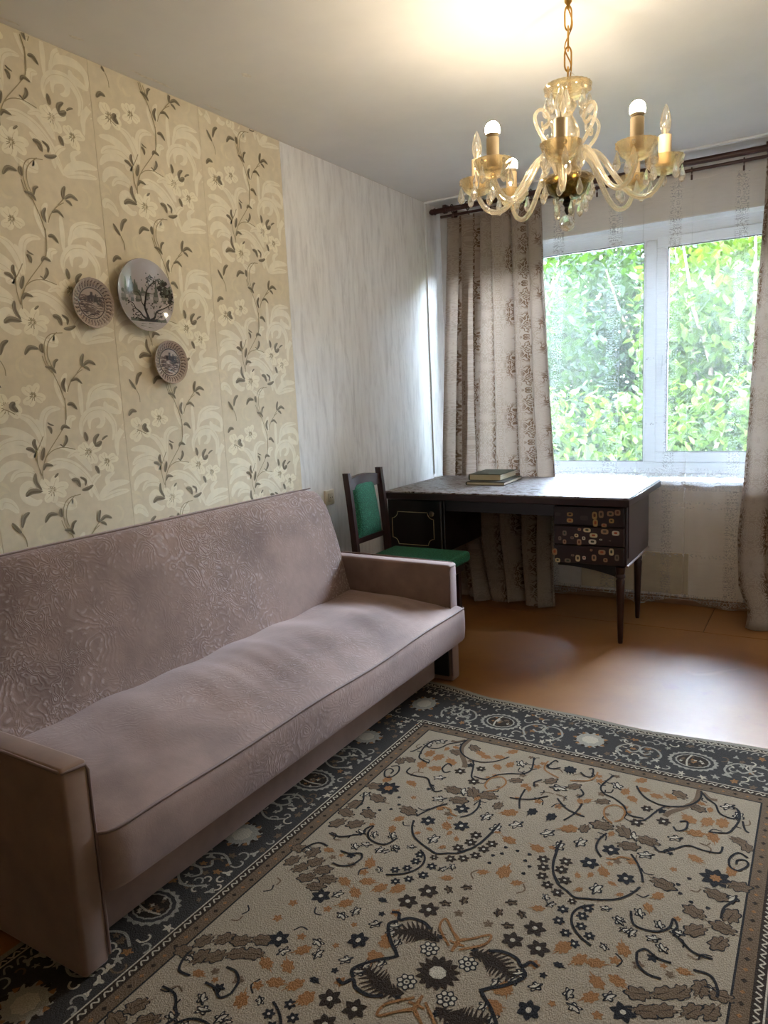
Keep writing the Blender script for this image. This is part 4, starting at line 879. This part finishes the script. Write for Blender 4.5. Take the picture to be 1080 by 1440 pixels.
for s_, w_ in (("450,880 420,740 440,640 460,540 500,470 560,410 600,380", .05), ("430,870 430,760 390,680 380,600", .035), ("440,890 380,850 350,800 300,760 270,700 200,680", .045), ("470,890 520,860 560,780 640,740 720,690 770,660", .045), ("560,790 600,800 650,770", .02), ("640,880 650,800 630,760", .02), ("440,620 470,560 540,560 590,520", .018), ("500,470 480,400 490,350", .016), ("560,410 620,400 640,370", .014), ("350,800 290,820 260,870", .014), ("300,760 260,770 240,800", .012), ("720,690 740,620 760,560", .016), ("380,600 350,560 300,560", .014)):
    d.stroke([nrm(*map(float, p.split(','))) for p in s_.split()], w_ * 1.5, 1, 5, True)
for i in range(150):
    bx, by = rp_.choice(((500, 440), (560, 400), (620, 380), (480, 370), (560, 500), (260, 800), (300, 860), (230, 700), (520, 720), (600, 700), (730, 740), (760, 640), (590, 830)))
    u, v = nrm(bx + rp_.gauss(0, 32), by + rp_.gauss(0, 30)); d.h = 8; d.star((u, v), .024, 1 if rp_.random() < .7 else 2, 3, .3, n=6)
d.h = 8; d.star(nrm(620, 960), .16, 3, 5, .3, .2, .5); d.h = 9
for i in range(10): u, v = nrm(rp_.uniform(360, 600), rp_.uniform(930, 1000)); d.stroke([(u - .1, v), (u + .1, v - .01)], .02, rp_.choice((1, 4, 2)), 2, True, False)
o = big.build('wall_plate', PM, None, 30); tag(o, 'large round grey plate painted with bare trees, hanging on the floral wallpaper', 'plate', 'decorative plates on the wall')
BM_ = [plain('brown_transfer', srgb(88, 70, 64), .15, .1, 30, Coat_Weight=.6, Coat_Roughness=.05), plain('cream_glaze', srgb(168, 150, 138), .12, .05, 20, Coat_Weight=.6, Coat_Roughness=.05), plain('dark_transfer', srgb(54, 42, 40), .15, .1, 30, Coat_Weight=.6, Coat_Roughness=.05)]
def small_plate(cy, cz, R, seed, label):
    mb = MB(); n_ = 96; P = []; R_ = random.Random(seed)
    def fx(r, a):
        q_ = r / R
        if q_ < .66: return .020 + .002 * q_
        f = (q_ - .66) / .34; return .022 + .012 * f + .0022 * sin(a * 34 + f * 2.2) * sin(pi * min(1, f * 1.05))
    rr_ = [R * q_ for q_ in (0, .2, .4, .58, .64, .68, .74, .80, .86, .92, .97, 1.0)]
    for k_ in range(n_ * 2):
        a = pi * k_ / n_; P.append([(fx(r, a), cy + r * cos(a), cz + r * sin(a)) for r in rr_] + [(.031, cy + R * 1.01 * cos(a), cz + R * 1.01 * sin(a)), (.004, cy + R * .6 * cos(a), cz + R * .6 * sin(a)), (.003, cy, cz)])
    mb.grid(P, 1, wrap_u=True)
    d = Draw(mb, lambda u, v, h: (fx(math.hypot(u, v) * R, math.atan2(v, u)) + h, cy + u * R, cz + v * R), .00012, lambda u, v: u * u + v * v < .97)
    for k_ in range(34):  # dark flutes
        a = 2 * pi * k_ / 34 - pi / 68; d.h = 2
        pts = [((.68 + .3 * j / 4) * cos(a + .065 * j / 4 * 2.2 - .0), (.68 + .3 * j / 4) * sin(a + .065 * j / 4 * 2.2)) for j in range(5)]
        d.stroke(pts, .125, 0, 1, False, False)
    d.h = 2
    for i in range(48): a = 2 * pi * i / 48; b_ = 2 * pi * (i + 1) / 48; d.tri([(.60 * cos(a), .60 * sin(a)), (.645 * cos(a), .645 * sin(a)), (.645 * cos(b_), .645 * sin(b_)), (.60 * cos(b_), .60 * sin(b_))], 2)
    for i in range(170):
        u, v = R_.uniform(-.58, .58), R_.uniform(-.58, .30)
        if u * u + v * v > .31: continue
        L_ = R_.uniform(.06, .2); d.h = 2 + i % 3; d.stroke([(u - L_, v + R_.uniform(-.02, .04)), (u, v + .02), (u + L_, v + R_.uniform(-.05, .02))], R_.uniform(.02, .05), R_.choice((0, 0, 2, 0)), 3, 2)
    d.h = 5
    for (x0, x1, y0, y1) in ((-.04, .08, .1, .46), (-.2, -.06, .08, .3), (.1, .3, .05, .26), (.2, .26, .2, .38)):
        d.tri([(x0, y0), (x1, y0), (x1, y1), (x0, y1)], 2); d.h = 5
    for i in range(18): u, v = R_.uniform(-.5, .5), R_.uniform(-.5, .1); d.h = 6; d.stroke([(u - .12, v), (u + .12, v - .03)], .014, 1, 2, 2)
    for i in range(40): u, v = .38 + R_.gauss(0, .07), .12 + R_.gauss(0, .1); d.h = 6; d.star((u, v), .025, 2, 3, .3, n=6)
    o = mb.build('wall_plate', BM_, None, 35); tag(o, label, 'plate', 'decorative plates on the wall'); return o
small_plate(1.762, 1.659, .086, 1, 'brown transfer-printed plate with fluted rim, hanging level with the large painted plate')
small_plate(2.100, 1.458, .084, 2, 'small brown fluted-rim plate hanging lowest, below the large painted plate')

# ================================================================== CHANDELIER
M_brass = plain('aged_brass', srgb(172, 132, 64), .28, .15, 30, Metallic=.95)
def crystal(name, tint, kd, kt, rough=.03):
    t = NT(name); tr = t.node('ShaderNodeBsdfTransparent', {'Color': tint}); g = t.node('ShaderNodeBsdfGlass', {'Color': tint, 'Roughness': rough, 'IOR': 1.5}); gl = t.node('ShaderNodeBsdfGlossy', {'Color': (1, .97, .9, 1), 'Roughness': .05}); df = t.node('ShaderNodeBsdfTranslucent', {'Color': (.95, .88, .75, 1)}); d2 = t.node('ShaderNodeBsdfDiffuse', {'Color': (.95, .88, .76, 1)})
    a = t.mixsh(kt, g, tr); lw = t.node('ShaderNodeLayerWeight', {'Blend': .35}); b_ = t.mixsh(t.math('MULTIPLY', lw.outputs['Fresnel'], .75), a, gl); return t.done(t.mixsh(kd, b_, t.mixsh(.5, df, d2)))
M_arm = crystal('glass_arm', (1, .94, .82, 1), .16, .45); M_cry = crystal('cut_crystal', (1, .98, .95, 1), .10, .35, .0); M_bob = crystal('bulb_tinted_glass', (.97, .88, .70, 1), .05, .5)  # arm and dish glass tinted warm to carry the bulbs' glow
M_sleeve = plain('cream_candle_sleeve', srgb(206, 184, 146), .5, .05, 10)
t = NT('lit_bulb'); em = t.node('ShaderNodeEmission', {'Color': (1.0, .83, .60, 1), 'Strength': BULB_STRENGTH}); M_lit = t.done(em)
M_bulbglass = crystal('clear_bulb_glass', (1, .98, .94, 1), .05, .75, 0)
CZ = 2.5
ch = empty('chandelier', (1.5165, 2.5, 2.5), 'eight-armed crystal and brass chandelier with glowing bulbs, hanging on a chain from the ceiling', 'chandelier')
ch.rotation_euler = (.018, .019, 0)
def part(name, mb, mat, parent, smooth=40): return mb.build(name, mat, parent, smooth, local=True)
L = lambda z: z - 2.5
# canopy + chain
b = MB(); b.lathe([(0, 0), (.012, -.001), (.012, -.012), (.006, -.02), (.005, -.032), (0, -.033)], n=16); part('ceiling_cup', b, M_brass, ch)
lk = MB(); pts = []
for k_ in range(24):
    a = 2 * pi * k_ / 24; pts.append((.0105 * cos(a), 0, .023 * sin(a) + .013 * (1 if sin(a) > 0 else -1)))
lk.tube(pts, .0028, 7, closed=True)
l0 = None
for k_ in range(4):
    if l0 is None: l0 = part('chain_link', lk, M_brass, ch); o = l0
    else: o = clone(l0, 'chain_link', ch)
    o.location = (0, 0, L(2.442 - k_ * .0595)); o.rotation_euler = (0, 0, .35 + (k_ % 2) * pi / 2)
b = MB(); b.tube(catmull([(0, 0, L(2.47)), (.012, .004, L(2.42)), (-.011, .0, L(2.36)), (.010, .002, L(2.30)), (0, 0, L(2.235))], 6), .0022, 6); part('cord', b, M_brass, ch)
b = MB(); b.tube(catmull([(0.004, 0, L(2.29)), (.03, -.012, L(2.262)), (.062, -.025, L(2.235))], 5), .0008, 5); part('wire', b, plain('thin_wire', srgb(190, 185, 170), .5), ch)
# crown disc, column, bowls
b = MB(); b.lathe([(0, L(2.226)), (.03, L(2.228)), (.058, L(2.236)), (.074, L(2.246)), (.076, L(2.240)), (.066, L(2.222)), (.046, L(2.208)), (.02, L(2.204)), (0, L(2.204))], n=48, flute=.02); part('crown_dish', b, M_bob, ch, 60)
b = MB(); b.lathe([(0, L(2.252)), (.010, L(2.25)), (.014, L(2.24)), (.010, L(2.232)), (0, L(2.23))], n=14); part('collar', b, M_brass, ch)
b = MB(); b.lathe([(.0, L(2.205)), (.022, L(2.20)), (.030, L(2.185)), (.022, L(2.17)), (.014, L(2.155)), (.024, L(2.14)), (.038, L(2.11)), (.036, L(2.085)), (.020, L(2.05)), (.014, L(2.03)), (.026, L(2.01)), (.030, L(1.99)), (.0, L(1.985))], n=28, flute=.03); part('column', b, M_arm, ch, 60)
b = MB(); b.lathe([(0, L(1.975)), (.03, L(1.978)), (.062, L(1.970)), (.070, L(1.958)), (.068, L(1.940)), (.058, L(1.918)), (.036, L(1.902)), (.014, L(1.898)), (0, L(1.898))], n=40, flute=.02); part('brass_bowl', b, plain('dark_gilt', srgb(112, 96, 48), .25, .35, 40, Metallic=.9), ch, 50)
b = MB(); b.lathe([(.068, L(1.972)), (.082, L(1.966)), (.085, L(1.958)), (.078, L(1.946)), (.05, L(1.93))], n=48, flute=.03); part('drip_dish', b, M_bob, ch, 60)
b = MB(); b.lathe([(0, L(1.90)), (.012, L(1.897)), (.016, L(1.885)), (.008, L(1.874)), (.010, L(1.864)), (.004, L(1.852)), (0, L(1.850))], n=16); part('finial', b, plain('black_bronze', srgb(40, 34, 30), .3, Metallic=.7), ch)
bm = bmesh.new(); bmesh.ops.create_icosphere(bm, subdivisions=2, radius=.027, matrix=Matrix.Translation((0, 0, L(1.824)))); b = MB(); b.add_bm(bm); b.build('crystal_ball', M_cry, ch, None, local=True)
# upper glass scrolls
sp = [(.030, 2.005), (.05, 2.04), (.085, 2.065), (.118, 2.10), (.132, 2.135), (.118, 2.158), (.094, 2.160), (.076, 2.138), (.082, 2.114), (.100, 2.108), (.104, 2.126)]
b = MB(); q_ = catmull([(r, 0, L(z)) for r, z in sp], 6); b.tube(q_, [.0068 * (1 - .45 * i / len(q_)) for i in range(len(q_))], 9); s0 = None
for k_ in range(4):
    if s0 is None: s0 = part('glass_scroll', b, M_arm, ch, 60); o = s0
    else: o = clone(s0, 'glass_scroll', ch)
    o.rotation_euler = (0, 0, radians(-33 + 90 * k_))
# pendant mesh (bead, link, drop)
def pendant_mb(s=1.0):
    b = MB(); b.lathe([(0, .0), (.0045 * s, -.003 * s), (.006 * s, -.008 * s), (.0045 * s, -.013 * s), (0, -.016 * s)], n=8)
    b.lathe([(0, -.017 * s), (.003 * s, -.022 * s), (.0085 * s, -.040 * s), (.012 * s, -.052 * s), (.010 * s, -.063 * s), (.004 * s, -.070 * s), (0, -.072 * s)], n=8); return b
PEN = part('crystal_drop', pendant_mb(), M_cry, ch, 20); first = [True]
def hang(parent, loc, s=1.0, rz=0):
    o = clone(PEN, 'crystal_drop', parent, loc, (0, 0, rz)); o.scale = (s, s, s); return o
PEN.location = (.081, 0, L(1.966))
for k_ in range(1, 8):
    a = k_ * pi / 4; hang(ch, (.081 * cos(a), .081 * sin(a), L(1.966)), 1.0, a)
for k_ in range(5):
    a = k_ * 2 * pi / 5 + .3; hang(ch, (.040 * cos(a), .040 * sin(a), L(1.905)), .9, a)
for k_ in range(8):
    a = k_ * pi / 4 + .25; hang(ch, (.068 * cos(a), .068 * sin(a), L(2.236)), 1.15, a)
# arms
R0 = .299; ZS = 2.0575
ap = [(.026, 1.952), (.034, 1.99), (.052, 2.026), (.082, 2.036), (.115, 2.008), (.150, 1.955), (.188, 1.905), (.228, 1.882), (.266, 1.893), (.290, 1.925), (.299, 1.955)]
b = MB(); q_ = catmull([(r, 0, L(z)) for r, z in ap], 5); ring_n = 10
b.tube(q_, [.0105 - .0025 * i / len(q_) for i in range(len(q_))], ring_n)
arm0 = part('arm', b, M_arm, ch, 60)
b = MB(); b.lathe([(0, L(1.957)), (.022, L(1.958)), (.040, L(1.968)), (.056, L(1.990)), (.060, L(1.993)), (.057, L(1.984)), (.044, L(1.958)), (.026, L(1.944)), (.010, L(1.940)), (0, L(1.940))], n=36, flute=.035)
for v_i in range(len(b.v)): b.v[v_i] = (b.v[v_i][0] + R0, b.v[v_i][1], b.v[v_i][2])
bob0 = part('bobeche', b, M_bob, arm0, 60)
b = MB(); b.lathe([(.0, L(1.96)), (.0195, L(1.96)), (.0195, L(ZS) - .001), (.018, L(ZS)), (.012, L(ZS) - .001), (0, L(ZS) - .001)], (R0, 0, 0), 24); slv0 = part('candle_sleeve', b, M_sleeve, arm0, 40)
b = MB(); b.lathe([(.0, L(ZS)), (.0125, L(ZS)), (.0185, L(ZS) + .006), (.021, L(ZS) + .010), (.0205, L(ZS) + .011), (0, L(ZS) + .011)], (R0, 0, 0), 20); 
bbase0 = b
b = MB(); b.lathe([(.0195, L(ZS) + .0085), (.0225, L(ZS) + .018), (.0225, L(ZS) + .026), (.019, L(ZS) + .037), (.012, L(ZS) + .044), (.005, L(ZS) + .047), (0, L(ZS) + .0475)], (R0, 0, 0), 24); globe_mb = b
b = MB(); b.lathe([(.0, L(ZS)), (.009, L(ZS)), (.011, L(ZS) + .008), (.0165, L(ZS) + .025), (.0175, L(ZS) + .038), (.014, L(ZS) + .060), (.007, L(ZS) + .080), (.002, L(ZS) + .090), (0, L(ZS) + .091)], (R0, 0, 0), 20); candle_mb = b
fil = MB(); fil.tube([(R0 - .004, 0, L(ZS) + .005), (R0 - .004, 0, L(ZS) + .035), (R0, .003, L(ZS) + .045), (R0 + .004, 0, L(ZS) + .035), (R0 + .004, 0, L(ZS) + .005)], .0009, 5); fil.lathe([(0, L(ZS) + .002), (.004, L(ZS) + .004), (.003, L(ZS) + .020), (0, L(ZS) + .022)], (R0, 0, 0), 8)
holder = globe = cand = filo = None
arm_ang = lambda k: .2346 + k * pi / 4
for k_ in range(8):
    if k_ == 0: arm, bob, slv = arm0, bob0, slv0
    else: arm = clone(arm0, 'arm', ch); bob = clone(bob0, 'bobeche', arm); slv = clone(slv0, 'candle_sleeve', arm)
    arm.rotation_euler = (0, 0, arm_ang(k_))
    if k_ in (3, 5, 7):
        if globe is None: globe = part('bulb', globe_mb, M_lit, arm, 60); globe['label'] = 'glowing round bulb'; holder = part('bulb_base', bbase0, plain('bulb_base', srgb(190, 172, 140), .5), arm)
        else: clone(globe, 'bulb', arm); clone(holder, 'bulb_base', arm)
    else:
        if cand is None: cand = part('bulb', candle_mb, M_bulbglass, arm, 60); cand['label'] = 'unlit clear candle bulb'; filo = part('filament', fil, plain('filament_metal', srgb(200, 190, 170), .3, Metallic=.6), arm)
        else: clone(cand, 'bulb', arm); clone(filo, 'filament', arm)
    for j in range(5):
        a = j * 2 * pi / 5 + .3; hang(arm, (R0 + .056 * cos(a), .056 * sin(a), L(1.988)), 1.0, a)
